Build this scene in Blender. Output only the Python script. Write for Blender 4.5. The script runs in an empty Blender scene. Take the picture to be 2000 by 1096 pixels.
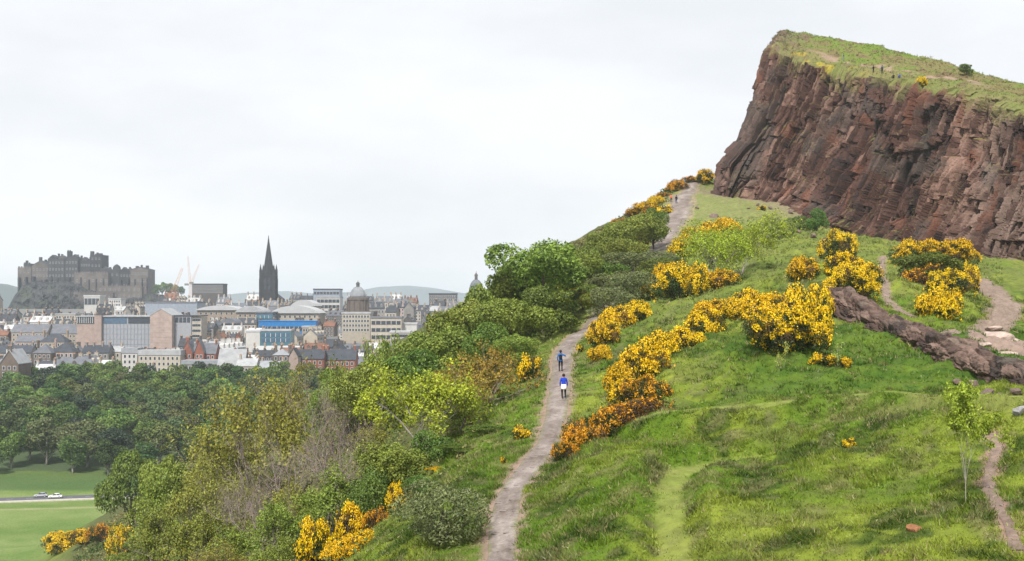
import bpy, bmesh, math, random
import numpy as np
from mathutils import Vector, Matrix

# ------------------------------------------------------------------ camera, sky, sun, exposure
scene = bpy.context.scene
COL = scene.collection
F = 2400.0          # focal length in photo pixels (photo 2000 x 1096)
HOR = 590.0         # photo row of the eye level
cam_d = bpy.data.cameras.new('camera')
cam_d.sensor_width = 36.0
cam_d.lens = 36.0 * F / 2000.0
cam_d.shift_y = (HOR - 548.0) / 2000.0
cam_d.clip_start = 0.5
cam_d.clip_end = 30000.0
cam = bpy.data.objects.new('camera', cam_d)
COL.objects.link(cam)
cam.location = (0, 0, 0)
cam.rotation_euler = (math.radians(90), 0, 0)
scene.camera = cam

SUN_AZ = math.radians(194)      # compass from +Y clockwise: behind the camera, to its left
SUN_EL = math.radians(50)
world = bpy.data.worlds.new('World')
scene.world = world
world.use_nodes = True
wn, wl = world.node_tree.nodes, world.node_tree.links
wn.clear()
wo = wn.new('ShaderNodeOutputWorld'); wb = wn.new('ShaderNodeBackground')
sk = wn.new('ShaderNodeTexSky'); sk.sky_type = 'NISHITA'; sk.sun_disc = False
sk.sun_elevation = SUN_EL; sk.sun_rotation = SUN_AZ
tc = wn.new('ShaderNodeTexCoord'); mp = wn.new('ShaderNodeMapping')
mp.inputs['Scale'].default_value = (1.0, 1.0, 3.2)
ns = wn.new('ShaderNodeTexNoise'); ns.inputs['Scale'].default_value = 3.0
ns.inputs['Detail'].default_value = 7.0; ns.inputs['Roughness'].default_value = 0.55
rp = wn.new('ShaderNodeValToRGB')
rp.color_ramp.elements[0].position = 0.36; rp.color_ramp.elements[0].color = (4.85, 5.0, 5.2, 1)
rp.color_ramp.elements[1].position = 0.60; rp.color_ramp.elements[1].color = (5.6, 5.66, 5.74, 1)
mx = wn.new('ShaderNodeMix'); mx.data_type = 'RGBA'; mx.inputs[0].default_value = 0.97
wl.new(tc.outputs['Generated'], mp.inputs['Vector']); wl.new(mp.outputs['Vector'], ns.inputs['Vector'])
wl.new(ns.outputs['Fac'], rp.inputs['Fac'])
wl.new(sk.outputs['Color'], mx.inputs[6]); wl.new(rp.outputs['Color'], mx.inputs[7])
wl.new(mx.outputs[2], wb.inputs['Color']); wb.inputs['Strength'].default_value = 0.1
wl.new(wb.outputs['Background'], wo.inputs['Surface'])

sun_d = bpy.data.lights.new('sun', 'SUN'); sun_d.energy = 2.9; sun_d.angle = math.radians(8)
sun_d.color = (1.0, 0.95, 0.87)
sun = bpy.data.objects.new('sun', sun_d); COL.objects.link(sun)
sdir = Vector((math.sin(SUN_AZ) * math.cos(SUN_EL), math.cos(SUN_AZ) * math.cos(SUN_EL), math.sin(SUN_EL)))
sun.rotation_euler = sdir.to_track_quat('Z', 'Y').to_euler()
sun.location = sdir * 200

vs = scene.view_settings
scene.display_settings.display_device = 'sRGB'
vs.view_transform = 'Standard'; vs.look = 'None'; vs.gamma = 1.0; vs.use_curve_mapping = False
vs.exposure = 0.86
scene.render.engine = 'CYCLES'
scene.cycles.use_denoising = True
scene.cycles.max_bounces = 5
scene.cycles.diffuse_bounces = 2
scene.cycles.glossy_bounces = 1
scene.cycles.transmission_bounces = 3
scene.cycles.transparent_max_bounces = 6
scene.cycles.volume_bounces = 3

rng = np.random.default_rng(11)
random.seed(5)
TAU = 2 * math.pi

# ------------------------------------------------------------------ numeric helpers
def P(px, py, D):
    """photo pixel at forward distance D -> world point"""
    return np.array([(px - 1000.0) / F * D, D, (HOR - py) / F * D])

def _hash(ix, iy, iz, seed):
    h = (ix.astype(np.int64) * 374761393 + iy.astype(np.int64) * 668265263 + iz.astype(np.int64) * 2147483647 + seed * 974711) & 0xFFFFFFFF
    h = ((h ^ (h >> 13)) * 1274126177) & 0xFFFFFFFF
    h = ((h ^ (h >> 16)) * 2246822519) & 0xFFFFFFFF
    return ((h ^ (h >> 15)) & 0xFFFFFF) / float(0xFFFFFF)

def vnoise(x, y, z=None, seed=0):
    x = np.asarray(x, float); y = np.asarray(y, float)
    if z is None: z = np.zeros_like(x)
    x0, y0, z0 = np.floor(x), np.floor(y), np.floor(z)
    fx, fy, fz = x - x0, y - y0, z - z0
    fx = fx * fx * (3 - 2 * fx); fy = fy * fy * (3 - 2 * fy); fz = fz * fz * (3 - 2 * fz)
    r = 0
    for dz in (0, 1):
        wz = fz if dz else 1 - fz
        for dy in (0, 1):
            wy = fy if dy else 1 - fy
            for dx in (0, 1):
                wx = fx if dx else 1 - fx
                r = r + wx * wy * wz * _hash(x0 + dx, y0 + dy, z0 + dz, seed)
    return r * 2 - 1

def fbm(x, y, z=None, seed=0, octv=4, gain=0.5):
    r, a, f, s = 0, 1.0, 1.0, 0
    for o in range(octv):
        r = r + a * vnoise(np.asarray(x) * f, np.asarray(y) * f, None if z is None else np.asarray(z) * f, seed + o * 17)
        s += a; a *= gain; f *= 2.03
    return r / s

def cells(x, y, seed=0):
    """2-D cellular noise: (F1, F2, r1, r2, r3, dx, dy) of the nearest cell"""
    x = np.asarray(x, float); y = np.asarray(y, float)
    xi, yi = np.floor(x), np.floor(y)
    b1 = np.full(x.shape, 9.0); b2 = np.full(x.shape, 9.0)
    cx = np.zeros(x.shape); cy = np.zeros(x.shape); ox = np.zeros(x.shape); oy = np.zeros(x.shape)
    zz = np.zeros(x.shape)
    for dy in (-1, 0, 1):
        for dx in (-1, 0, 1):
            gx, gy = xi + dx, yi + dy
            px = gx + 0.1 + 0.8 * _hash(gx, gy, zz, seed); py = gy + 0.1 + 0.8 * _hash(gx, gy, zz + 1, seed)
            d = (px - x) ** 2 + (py - y) ** 2
            n = d < b1
            b2 = np.where(n, b1, np.minimum(b2, d))
            cx = np.where(n, gx, cx); cy = np.where(n, gy, cy)
            ox = np.where(n, x - px, ox); oy = np.where(n, y - py, oy)
            b1 = np.where(n, d, b1)
    return np.sqrt(b1), np.sqrt(b2), _hash(cx, cy, zz + 5, seed), _hash(cx, cy, zz + 6, seed), _hash(cx, cy, zz + 7, seed), ox, oy

def smooth(a, b, x):
    t = np.clip((np.asarray(x, float) - a) / (b - a), 0, 1)
    return t * t * (3 - 2 * t)

# ------------------------------------------------------------------ object helpers
def mesh_from(verts, faces_idx, sizes, name, cols=None, smooth_shade=False, mats=(), mat_idx=None, attr=None):
    """fast mesh from flat arrays. sizes: loops per polygon (int or array)"""
    verts = np.asarray(verts, np.float32).reshape(-1, 3)
    idx = np.asarray(faces_idx, np.int32).ravel()
    if np.isscalar(sizes):
        n = len(idx) // sizes
        sizes = np.full(n, sizes, np.int32)
    sizes = np.asarray(sizes, np.int32)
    me = bpy.data.meshes.new(name)
    me.vertices.add(len(verts)); me.vertices.foreach_set('co', verts.ravel())
    me.loops.add(len(idx)); me.loops.foreach_set('vertex_index', idx)
    me.polygons.add(len(sizes))
    starts = np.zeros(len(sizes), np.int32); starts[1:] = np.cumsum(sizes)[:-1]
    me.polygons.foreach_set('loop_start', starts)
    try: me.polygons.foreach_set('loop_total', sizes)
    except Exception: pass
    me.polygons.foreach_set('use_smooth', np.full(len(sizes), smooth_shade))
    for m in mats: me.materials.append(m)
    if mat_idx is not None: me.polygons.foreach_set('material_index', np.asarray(mat_idx, np.int32))
    if cols is not None:
        a = me.color_attributes.new('Col', 'FLOAT_COLOR', 'POINT')
        c = np.ones((len(verts), 4), np.float32); c[:, :3] = cols
        a.data.foreach_set('color', c.ravel())
    if attr:
        for k, v in attr.items():
            at = me.attributes.new(k, 'FLOAT', 'POINT'); at.data.foreach_set('value', np.asarray(v, np.float32))
    me.update(calc_edges=True)
    me.validate(clean_customdata=False)
    return me

def obj(name, me, parent=None):
    o = bpy.data.objects.new(name, me); COL.objects.link(o)
    if parent is not None: o.parent = parent
    return o

def tag(o, label=None, cat=None, group=None, kind=None):
    if label: o['label'] = label
    if cat: o['category'] = cat
    if group: o['group'] = group
    if kind: o['kind'] = kind
    return o

def empty(name, loc, rz=0.0, label=None, cat=None, group=None):
    o = bpy.data.objects.new(name, None); COL.objects.link(o)
    o.empty_display_size = 0.5
    o.location = loc; o.rotation_euler = (0, 0, rz)
    return tag(o, label, cat, group)

def copy_tree(o, parent=None, name=None):
    c = o.copy(); COL.objects.link(c); c.parent = parent
    for ch in list(o.children): copy_tree(ch, c)
    return c

class MB:
    """collects shapes in local coordinates, then links them as one mesh"""
    def __init__(s): s.v = []; s.f = []; s.n = 0; s.m = []; s.mi = 0
    def add(s, vs, fs):
        for f in fs: s.f.append(tuple(i + s.n for i in f)); s.m.append(s.mi)
        s.v.extend([tuple(map(float, p)) for p in vs]); s.n += len(vs)
        return s
    def box(s, x0, x1, y0, y1, z0, z1):
        return s.add([(x0,y0,z0),(x1,y0,z0),(x1,y1,z0),(x0,y1,z0),(x0,y0,z1),(x1,y0,z1),(x1,y1,z1),(x0,y1,z1)],
                     [(3,2,1,0),(4,5,6,7),(0,1,5,4),(1,2,6,5),(2,3,7,6),(3,0,4,7)])
    def obox(s, c, w, d, h, rz=0.0, taper=1.0):
        ca, sa = math.cos(rz), math.sin(rz); vs = []
        for z, k in ((0, 1.0), (h, taper)):
            for a, b in ((-1,-1),(1,-1),(1,1),(-1,1)):
                x, y = a * w / 2 * k, b * d / 2 * k
                vs.append((c[0] + x*ca - y*sa, c[1] + x*sa + y*ca, c[2] + z))
        return s.add(vs, [(3,2,1,0),(4,5,6,7),(0,1,5,4),(1,2,6,5),(2,3,7,6),(3,0,4,7)])
    def gable(s, x0, x1, y0, y1, z0, z1, axis='x', over=0.3, thick=0.35):
        """pitched roof slab with overhang, ridge along axis; closed solid"""
        if axis == 'x':
            ym = (y0 + y1) / 2
            pr = [(y0 - over, z0 - 0.0), (ym, z1), (y1 + over, z0 - 0.0), (y1 + over, z0 + thick), (ym, z1 + thick), (y0 - over, z0 + thick)]
            a = [(x0 - over, p, q) for p, q in pr]; b = [(x1 + over, p, q) for p, q in pr]
        else:
            xm = (x0 + x1) / 2
            pr = [(x0 - over, z0), (xm, z1), (x1 + over, z0), (x1 + over, z0 + thick), (xm, z1 + thick), (x0 - over, z0 + thick)]
            a = [(p, y1 + over, q) for p, q in pr]; b = [(p, y0 - over, q) for p, q in pr]
        n = 6
        fs = [(0, 1, 4, 5), (1, 2, 3, 4), (11, 10, 7, 6), (10, 9, 8, 7)]
        fs += [(i, i + 6, (i + 1) % n + 6, (i + 1) % n) for i in range(n)]
        return s.add(a + b, fs)
    def gable_wall(s, x0, x1, y0, y1, z0, z1, axis='x'):
        """triangular wall ends that fill under a pitched roof (a solid prism)"""
        if axis == 'x':
            ym = (y0 + y1) / 2
            vs = [(x0,y0,z0),(x0,y1,z0),(x0,ym,z1),(x1,y0,z0),(x1,y1,z0),(x1,ym,z1)]
        else:
            xm = (x0 + x1) / 2
            vs = [(x1,y0,z0),(x0,y0,z0),(xm,y0,z1),(x1,y1,z0),(x0,y1,z0),(xm,y1,z1)]
        return s.add(vs, [(0,2,1),(3,4,5),(0,1,4,3),(1,2,5,4),(2,0,3,5)])
    def hip(s, x0, x1, y0, y1, z0, z1, over=0.3, inset=None):
        x0 -= over; x1 += over; y0 -= over; y1 += over
        if x1 - x0 >= y1 - y0:
            i = (y1 - y0) / 2 if inset is None else inset; ym = (y0 + y1) / 2
            t = [(x0 + i, ym, z1), (x1 - i, ym, z1)]
        else:
            i = (x1 - x0) / 2 if inset is None else inset; xm = (x0 + x1) / 2
            t = [(xm, y0 + i, z1), (xm, y1 - i, z1)]
        vs = [(x0,y0,z0),(x1,y0,z0),(x1,y1,z0),(x0,y1,z0)] + t
        if x1 - x0 >= y1 - y0: fs = [(0,1,5,4),(1,2,5),(2,3,4,5),(3,0,4),(3,2,1,0)]
        else: fs = [(0,1,4),(1,2,5,4),(2,3,5),(3,0,4,5),(3,2,1,0)]
        return s.add(vs, fs)
    def lathe(s, c, prof, n=12, rz=0.0):
        vs = []; fs = []
        for r, z in prof:
            for k in range(n):
                a = TAU * k / n + rz
                vs.append((c[0] + r*math.cos(a), c[1] + r*math.sin(a), c[2] + z))
        for j in range(len(prof) - 1):
            for k in range(n):
                fs.append((j*n+k, j*n+(k+1)%n, (j+1)*n+(k+1)%n, (j+1)*n+k))
        fs.append(tuple(range(n - 1, -1, -1))); fs.append(tuple((len(prof)-1)*n + k for k in range(n)))
        return s.add(vs, fs)
    def tube(s, pts, rad, n=5):
        pts = [Vector(p) for p in pts]; vs = []; fs = []
        for i, p in enumerate(pts):
            d = (pts[min(i+1, len(pts)-1)] - pts[max(i-1, 0)]).normalized()
            u = d.cross(Vector((0.31, 0.87, 0.38))).normalized(); w = d.cross(u)
            for k in range(n):
                a = TAU * k / n; q = p + (u*math.cos(a) + w*math.sin(a)) * rad[i]
                vs.append(q[:])
        for j in range(len(pts) - 1):
            for k in range(n): fs.append((j*n+k, j*n+(k+1)%n, (j+1)*n+(k+1)%n, (j+1)*n+k))
        fs.append(tuple(range(n - 1, -1, -1))); fs.append(tuple((len(pts)-1)*n + k for k in range(n)))
        return s.add(vs, fs)
    def mesh(s, name, mats, smooth_shade=False):
        me = bpy.data.meshes.new(name); me.from_pydata(s.v, [], s.f)
        if not isinstance(mats, (list, tuple)): mats = [mats]
        for m in mats: me.materials.append(m)
        if len(mats) > 1: me.polygons.foreach_set('material_index', np.array(s.m, np.int32))
        if smooth_shade: me.polygons.foreach_set('use_smooth', np.ones(len(me.polygons), bool))
        me.update()
        return me
    def build(s, name, mats, parent=None, smooth_shade=False):
        return obj(name, s.mesh(name, mats, smooth_shade), parent)

# ------------------------------------------------------------------ materials
def mat_new(name):
    m = bpy.data.materials.new(name); m.use_nodes = True
    nt = m.node_tree; nt.nodes.clear()
    out = nt.nodes.new('ShaderNodeOutputMaterial')
    return m, nt.nodes, nt.links, out

def noise_node(N, L, scale, detail=4, rough=0.6, obj_coords=True, vec=None):
    n = N.new('ShaderNodeTexNoise'); n.inputs['Scale'].default_value = scale
    n.inputs['Detail'].default_value = detail; n.inputs['Roughness'].default_value = rough
    if vec is not None: L.new(vec, n.inputs['Vector'])
    return n

def mat_plain(name, col, rough=0.8, var=0.18, scale=0.6, bump=0.0, spec=0.2, rnd=0.0, metallic=0.0, detail=5):
    """solid colour broken up by noise in object space"""
    m, N, L, out = mat_new(name)
    b = N.new('ShaderNodeBsdfPrincipled'); L.new(b.outputs[0], out.inputs[0])
    b.inputs['Roughness'].default_value = rough; b.inputs['Specular IOR Level'].default_value = spec
    b.inputs['Metallic'].default_value = metallic
    t = N.new('ShaderNodeTexCoord'); n = noise_node(N, L, scale, detail, 0.65, vec=t.outputs['Object'])
    mr = N.new('ShaderNodeMapRange'); mr.inputs['From Min'].default_value = 0.3; mr.inputs['From Max'].default_value = 0.7
    mr.inputs['To Min'].default_value = 1 - var; mr.inputs['To Max'].default_value = 1 + var
    L.new(n.outputs['Fac'], mr.inputs['Value'])
    hs = N.new('ShaderNodeMix'); hs.data_type = 'RGBA'; hs.blend_type = 'MULTIPLY'; hs.inputs[0].default_value = 1.0
    hs.inputs[6].default_value = (*col, 1)
    val = mr.outputs[0]
    if rnd > 0:
        oi = N.new('ShaderNodeObjectInfo'); m2 = N.new('ShaderNodeMapRange')
        m2.inputs['To Min'].default_value = 1 - rnd; m2.inputs['To Max'].default_value = 1 + rnd
        L.new(oi.outputs['Random'], m2.inputs['Value'])
        mm = N.new('ShaderNodeMath'); mm.operation = 'MULTIPLY'; L.new(val, mm.inputs[0]); L.new(m2.outputs[0], mm.inputs[1]); val = mm.outputs[0]
    cc = N.new('ShaderNodeCombineColor')
    for i in range(3): L.new(val, cc.inputs[i])
    L.new(cc.outputs[0], hs.inputs[7]); L.new(hs.outputs[2], b.inputs['Base Color'])
    if bump > 0:
        bp = N.new('ShaderNodeBump'); bp.inputs['Strength'].default_value = bump; bp.inputs['Distance'].default_value = 0.1
        L.new(n.outputs['Fac'], bp.inputs['Height']); L.new(bp.outputs[0], b.inputs['Normal'])
    return m

def mat_leaf(name, rough=0.7, trans=0.20, rnd=0.14, hue=0.02):
    """leaf colour from the mesh's own leaf tint, varied a little per plant"""
    m, N, L, out = mat_new(name)
    a = N.new('ShaderNodeAttribute'); a.attribute_name = 'Col'
    oi = N.new('ShaderNodeObjectInfo')
    hs = N.new('ShaderNodeHueSaturation')
    m1 = N.new('ShaderNodeMapRange'); m1.inputs['To Min'].default_value = 1 - rnd; m1.inputs['To Max'].default_value = 1 + rnd
    m2 = N.new('ShaderNodeMapRange'); m2.inputs['To Min'].default_value = 0.5 - hue; m2.inputs['To Max'].default_value = 0.5 + hue
    L.new(oi.outputs['Random'], m1.inputs['Value']); L.new(oi.outputs['Random'], m2.inputs['Value'])
    L.new(a.outputs['Color'], hs.inputs['Color']); L.new(m1.outputs[0], hs.inputs['Value']); L.new(m2.outputs[0], hs.inputs['Hue'])
    d = N.new('ShaderNodeBsdfDiffuse'); t = N.new('ShaderNodeBsdfTranslucent'); g = N.new('ShaderNodeBsdfGlossy')
    g.inputs['Roughness'].default_value = 0.45
    L.new(hs.outputs[0], d.inputs['Color']); L.new(hs.outputs[0], t.inputs['Color'])
    mx = N.new('ShaderNodeMixShader'); mx.inputs[0].default_value = trans
    L.new(d.outputs[0], mx.inputs[1]); L.new(t.outputs[0], mx.inputs[2])
    m3 = N.new('ShaderNodeMixShader'); m3.inputs[0].default_value = 0.025
    L.new(mx.outputs[0], m3.inputs[1]); L.new(g.outputs[0], m3.inputs[2])
    L.new(m3.outputs[0], out.inputs[0])
    return m

def mat_vcol(name, rough=0.9, bump_scale=1.5, bump=0.5, dist=0.15, var=0.25, nscale=2.5, spec=0.15):
    """surface colour from the mesh, with fine grain and relief on top"""
    m, N, L, out = mat_new(name)
    b = N.new('ShaderNodeBsdfPrincipled'); L.new(b.outputs[0], out.inputs[0])
    b.inputs['Roughness'].default_value = rough; b.inputs['Specular IOR Level'].default_value = spec
    a = N.new('ShaderNodeAttribute'); a.attribute_name = 'Col'
    t = N.new('ShaderNodeTexCoord')
    n = noise_node(N, L, nscale, 8, 0.7, vec=t.outputs['Object'])
    mr = N.new('ShaderNodeMapRange'); mr.inputs['From Min'].default_value = 0.3; mr.inputs['From Max'].default_value = 0.7
    mr.inputs['To Min'].default_value = 1 - var; mr.inputs['To Max'].default_value = 1 + var
    L.new(n.outputs['Fac'], mr.inputs['Value'])
    mu = N.new('ShaderNodeVectorMath'); mu.operation = 'SCALE'
    L.new(a.outputs['Color'], mu.inputs[0]); L.new(mr.outputs[0], mu.inputs['Scale'])
    L.new(mu.outputs[0], b.inputs['Base Color'])
    n2 = noise_node(N, L, bump_scale, 8, 0.72, vec=t.outputs['Object'])
    bp = N.new('ShaderNodeBump'); bp.inputs['Strength'].default_value = bump; bp.inputs['Distance'].default_value = dist
    L.new(n2.outputs['Fac'], bp.inputs['Height']); L.new(bp.outputs[0], b.inputs['Normal'])
    return m

M_LEAF = mat_leaf('leaf')
M_BLOOM = mat_leaf('gorse_bloom', trans=0.2, rnd=0.06, hue=0.008)
M_GRASSBLADE = mat_leaf('grass_blade', trans=0.2, rnd=0.0, hue=0.0)
M_GROUND = mat_vcol('turf_ground', bump_scale=3.0, bump=0.7, dist=0.25, var=0.3, nscale=1.6)
M_ROCK = mat_vcol('basalt_rock', rough=0.85, bump_scale=2.2, bump=0.8, dist=0.25, var=0.32, nscale=3.0)
M_BARK = mat_plain('bark_brown', (0.085, 0.065, 0.05), var=0.3, scale=6, bump=0.3)
M_BARK_PALE = mat_plain('bark_pale', (0.30, 0.27, 0.24), var=0.3, scale=6)
M_BARK_GREY = mat_plain('bark_grey_purple', (0.27, 0.215, 0.205), var=0.25, scale=6)
M_PATH = mat_vcol('path_gravel', bump_scale=5, bump=0.6, dist=0.06, var=0.3, nscale=5)

# ------------------------------------------------------------------ terrain heights
path_cp = [(975,1400,38,1.4),(979,1180,45,1.4),(979,1096,50,1.32),(982,1040,54,1.36),(992,985,58,1.42),(1015,940,62,1.5),(1045,900,66,1.52),(1070,865,70.5,1.4),
           (1080,830,76,1.5),(1090,785,85,1.7),(1094,750,94,1.85),(1097,727,102,1.85),(1099,700,112,1.95),(1108,675,122,1.95),(1130,652,132,1.9),
           (1160,630,145,2.0),(1190,590,165,2.5),(1240,530,195,3.2),(1292,480,225,4.6),(1318,440,243,4.8),(1328,405,260,5.8),(1335,380,273,4.6),(1352,360,288,3.0),(1368,352,300,2.6)]
path_xyz = np.array([P(a, b, c) for a, b, c, w in path_cp]); path_w = np.array([w for *_, w in path_cp])
foot_cp = [(1396,388,281),(1440,393,274),(1525,402,264),(1570,425,252),(1625,455,242),(1700,472,230),(1800,482,215),(1900,515,197),(2010,515,185),(2200,540,165)]
pts = [tuple(p) for p in path_xyz]
pts += [tuple(P(*c)) for c in foot_cp]
for c in foot_cp:                       # ground runs on under the crag, level or a little lower
    q = P(*c); pts.append((q[0] + 22, q[1] + 8, q[2] - 2)); pts.append((q[0] + 60, q[1] + 20, q[2] - 8))
mid = [(1600,590,110),(1650,610,104),(1720,640,97),(1800,672,90),(1900,712,80),(2000,752,71),       # along the dyke, below it
       (1620,545,120),(1720,570,116),(1800,610,106),(1900,655,95),(1990,690,86),(1930,575,128),(1960,630,104),(1840,600,112),(1740,500,165),(1650,480,185),(2100,700,85),(2060,560,140),
       (1600,690,88),(1500,700,86),(1700,740,80),(1850,770,71),
       (1215,842,70),(1300,838,68),(1450,832,66.5),(1600,812,66.5),(1750,796,65),(1900,800,61),(2000,803,58),
       (1305,905,59),(1450,878,59),(1600,868,59),(1310,960,53.5),(1320,1090,45.5),(1700,900,54),(1700,1000,47),(1700,1092,41),(1990,1092,38.5),(1990,960,46),(1990,880,52),(1885,975,45),(1850,850,57),
       (1150,1000,53),(1150,1092,47),(1100,930,62),(1200,890,61),(1420,1000,48.5),(1450,1092,43),(1550,940,52),
       (1200,760,86),(1160,810,79),(1150,720,100),(1300,700,97),(1400,660,105),(1350,590,132),(1250,640,128),(1450,560,142),(1500,630,105),(1550,500,172),(1400,500,180),(1300,520,190),(1200,600,155),(1160,640,140),(1430,430,230),(1380,420,250),(1500,450,215),(1580,460,205)]
pts += [tuple(P(*c)) for c in mid]
for i, (p, w) in enumerate(zip(path_xyz, path_w)):     # the slope that falls away to the left of the path
    for dx, dz in ((-2.5, -0.35), (-6, -2.2), (-14, -7.0), (-30, -16.0), (-60, -33.5), (-110, -63), (-160, -92), (-220, -122)):
        if i % 2 == 0 or dx > -10: pts.append((p[0] + dx, p[1] - 0.05 * dx, p[2] + dz))
pts += [(0, 0, -1.75), (6, 0, -1.6), (-6, 0, -2.3), (0, 10, -3.2), (0, 20, -5.6), (8, 20, -5.2), (18, 20, -5.2), (-8, 20, -6.5), (0, 30, -8.2), (10, 30, -7.6), (20, 30, -7.3), (30, 34, -7.5), (40, 50, -5.5),
        (30, -10, 2), (-20, -10, -6), (60, 60, -2), (80, 110, 1), (60, 20, -3), (-30, 20, -18), (-60, 10, -35)]
pts = np.array(pts)
def _kern(d2): return 0.5 * d2 * np.log(d2 + 1e-9)
S = 80.0
A = pts[:, :2] / S; nA = len(A)
K = _kern(((A[:, None] - A[None]) ** 2).sum(-1)) + np.eye(nA) * 4e-4
Q = np.c_[np.ones(nA), A]
LHS = np.zeros((nA + 3, nA + 3)); LHS[:nA, :nA] = K; LHS[:nA, nA:] = Q; LHS[nA:, :nA] = Q.T
SOL = np.linalg.solve(LHS, np.r_[pts[:, 2], 0, 0, 0])
def hill(x, y):
    sh = np.shape(x); x = np.ravel(np.asarray(x, float)); y = np.ravel(np.asarray(y, float)); r = np.empty(len(x))
    for s in range(0, len(x), 20000):
        q = np.c_[x[s:s+20000], np.minimum(y[s:s+20000], 320)] / S
        d2 = (q[:, 0:1] - A[None, :, 0]) ** 2 + (q[:, 1:2] - A[None, :, 1]) ** 2
        r[s:s+20000] = _kern(d2) @ SOL[:nA] + SOL[nA] + q @ SOL[nA+1:]
    r -= np.clip(y - 312, 0, None) * 0.75
    for cx, cy, ax, ay, am in ((16.5, 84, 6.5, 7.0, 1.5), (24, 54, 7.5, 6.0, 1.2), (5.5, 57, 3.2, 5.5, 1.0), (13.5, 104, 7, 7, .8), (31, 122, 6, 7, 1.0)): r += am * np.exp(-((x - cx) / ax) ** 2 - ((y - cy) / ay) ** 2)
    return r.reshape(sh)
VT = np.array([(-50,-64),(250,-63.3),(400,-63),(412,-62.6),(432,-61.2),(520,-54),(640,-46),(800,-34.5),(1000,-24),(1200,-15.5),(1400,-10),(1700,-9),(2300,-25),(4000,-40),(12000,-40)])
def valley(x, y):
    return np.interp(y, VT[:, 0], VT[:, 1])
def H(x, y):
    h = hill(x, y); v = valley(x, y); k = 2.5
    return np.where(np.abs(h - v) > 12, np.maximum(h, v), k * np.logaddexp(np.clip(h / k, -300, 300), np.clip(v / k, -300, 300)))

def seg_dist(x, y, line, w=None):
    """distance of points to a polyline in plan"""
    best = np.full(np.shape(x), 1e9); bw = np.zeros(np.shape(x))
    for i in range(len(line) - 1):
        ax, ay = line[i][:2]; bx, by = line[i+1][:2]
        dx, dy = bx - ax, by - ay; t = np.clip(((x - ax) * dx + (y - ay) * dy) / (dx * dx + dy * dy + 1e-9), 0, 1)
        d = np.hypot(x - ax - t * dx, y - ay - t * dy)
        if w is not None: bw = np.where(d < best, w[i] + (w[i+1] - w[i]) * t, bw)
        best = np.minimum(best, d)
    return (best, bw) if w is not None else best

def ground_hit(px, py, y0=20.0, y1=900.0):
    ys = np.exp(np.linspace(math.log(y0), math.log(y1), 1400))
    xs = (px - 1000) / F * ys; zs = (HOR - py) / F * ys
    d = zs - H(xs, ys)
    k = np.where((d[:-1] > 0) & (d[1:] <= 0))[0]
    if len(k) == 0: return None
    k = k[0]; t = d[k] / (d[k] - d[k+1]); y = ys[k] + t * (ys[k+1] - ys[k])
    return np.array([(px - 1000) / F * y, y, (HOR - py) / F * y])
def on_ground(px, D):
    x = (px - 1000) / F * D
    return np.array([x, D, float(H(np.array([x]), np.array([D]))[0])])
def gline(pp):
    r = [ground_hit(*p) for p in pp]
    return np.array([q for q in r if q is not None])

def catmull(line, n):
    line = np.asarray(line, float); out = []
    ext = np.vstack([2 * line[0] - line[1], line, 2 * line[-1] - line[-2]])
    for i in range(1, len(ext) - 2):
        p0, p1, p2, p3 = ext[i-1:i+3]
        for t in np.linspace(0, 1, n, endpoint=False):
            out.append(0.5 * ((2*p1) + (-p0+p2)*t + (2*p0-5*p1+4*p2-p3)*t*t + (-p0+3*p1-3*p2+p3)*t**3))
    out.append(line[-1]); return np.array(out)

path_fine = catmull(np.c_[path_xyz, path_w], 8)
lane_line = gline([(1322,1094),(1314,1040),(1309,985),(1305,935),(1335,900),(1420,882),(1520,874),(1620,866)])
lane2_line = gline([(1225,842),(1330,838),(1450,831),(1560,818),(1660,806),(1760,797),(1860,799),(1990,803)])
side_line = gline([(1990,1075),(1975,1040),(1955,1000),(1938,965),(1932,935),(1940,900),(1946,870),(1940,850)])
trail_line = gline([(1725,500),(1722,540),(1730,575),(1755,605),(1790,622)])
scar_line = gline([(1895,540),(1930,565),(1965,600),(1945,640),(1920,655)])
scar2_line = gline([(1880,660),(1930,665),(1985,690)])

def lump(x, y):
    """tussocks and terracettes; calm on the trodden ways and in the valley"""
    d = seg_dist(x, y, path_fine[:, :2]); dp = smooth(1.3, 3.2, d)
    calm = dp.copy()
    for l, a, b in ((lane_line, .6, 1.6), (lane2_line, .6, 1.6), (side_line, .3, 1.2), (trail_line, .3, 1.0)):
        if len(l) > 1: calm = calm * (0.25 + 0.75 * smooth(a, b, seg_dist(x, y, l)))
    hv = smooth(-62, -52, H(x, y) - 0 * x)
    t = fbm(x / 7.0, y / 7.0, seed=3, octv=2) * 0.45 + fbm(x / 1.7 + 0.3 * y, y / 1.7, seed=9, octv=3) * 0.38
    tus = np.abs(vnoise(x / 0.9, y / 0.9, seed=21)) * 0.24
    tf = np.clip(y / 60.0, 0.6, 1.6)
    bank = 0
    if len(lane2_line) > 1:          # the level lane on its bank, and the sunken way down the slope
        yl = np.interp(x, lane2_line[:, 0], lane2_line[:, 1]); v = y - yl; inr = smooth(lane2_line[0, 0] - 2, lane2_line[0, 0] + 2, x) * (1 - smooth(lane2_line[-1, 0] - 3, lane2_line[-1, 0] + 3, x))
        bank = bank + inr * (0.95 * smooth(-3.0, -1.1, v) * (1 - smooth(0.8, 3.0, v)) + 0.25 * np.exp(-((v + 1.3) / .6) ** 2) * vnoise(x / .8, y / .8, seed=4))
        dl_ = seg_dist(x, y, lane_line); bank = bank - 0.45 * (1 - smooth(.5, 1.5, dl_)) + 0.18 * np.exp(-((dl_ - 1.7) / .5) ** 2)
    return (t + tus) * calm * (0.12 + 0.88 * hv) * np.minimum(tf, 1.3) + bank

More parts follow.
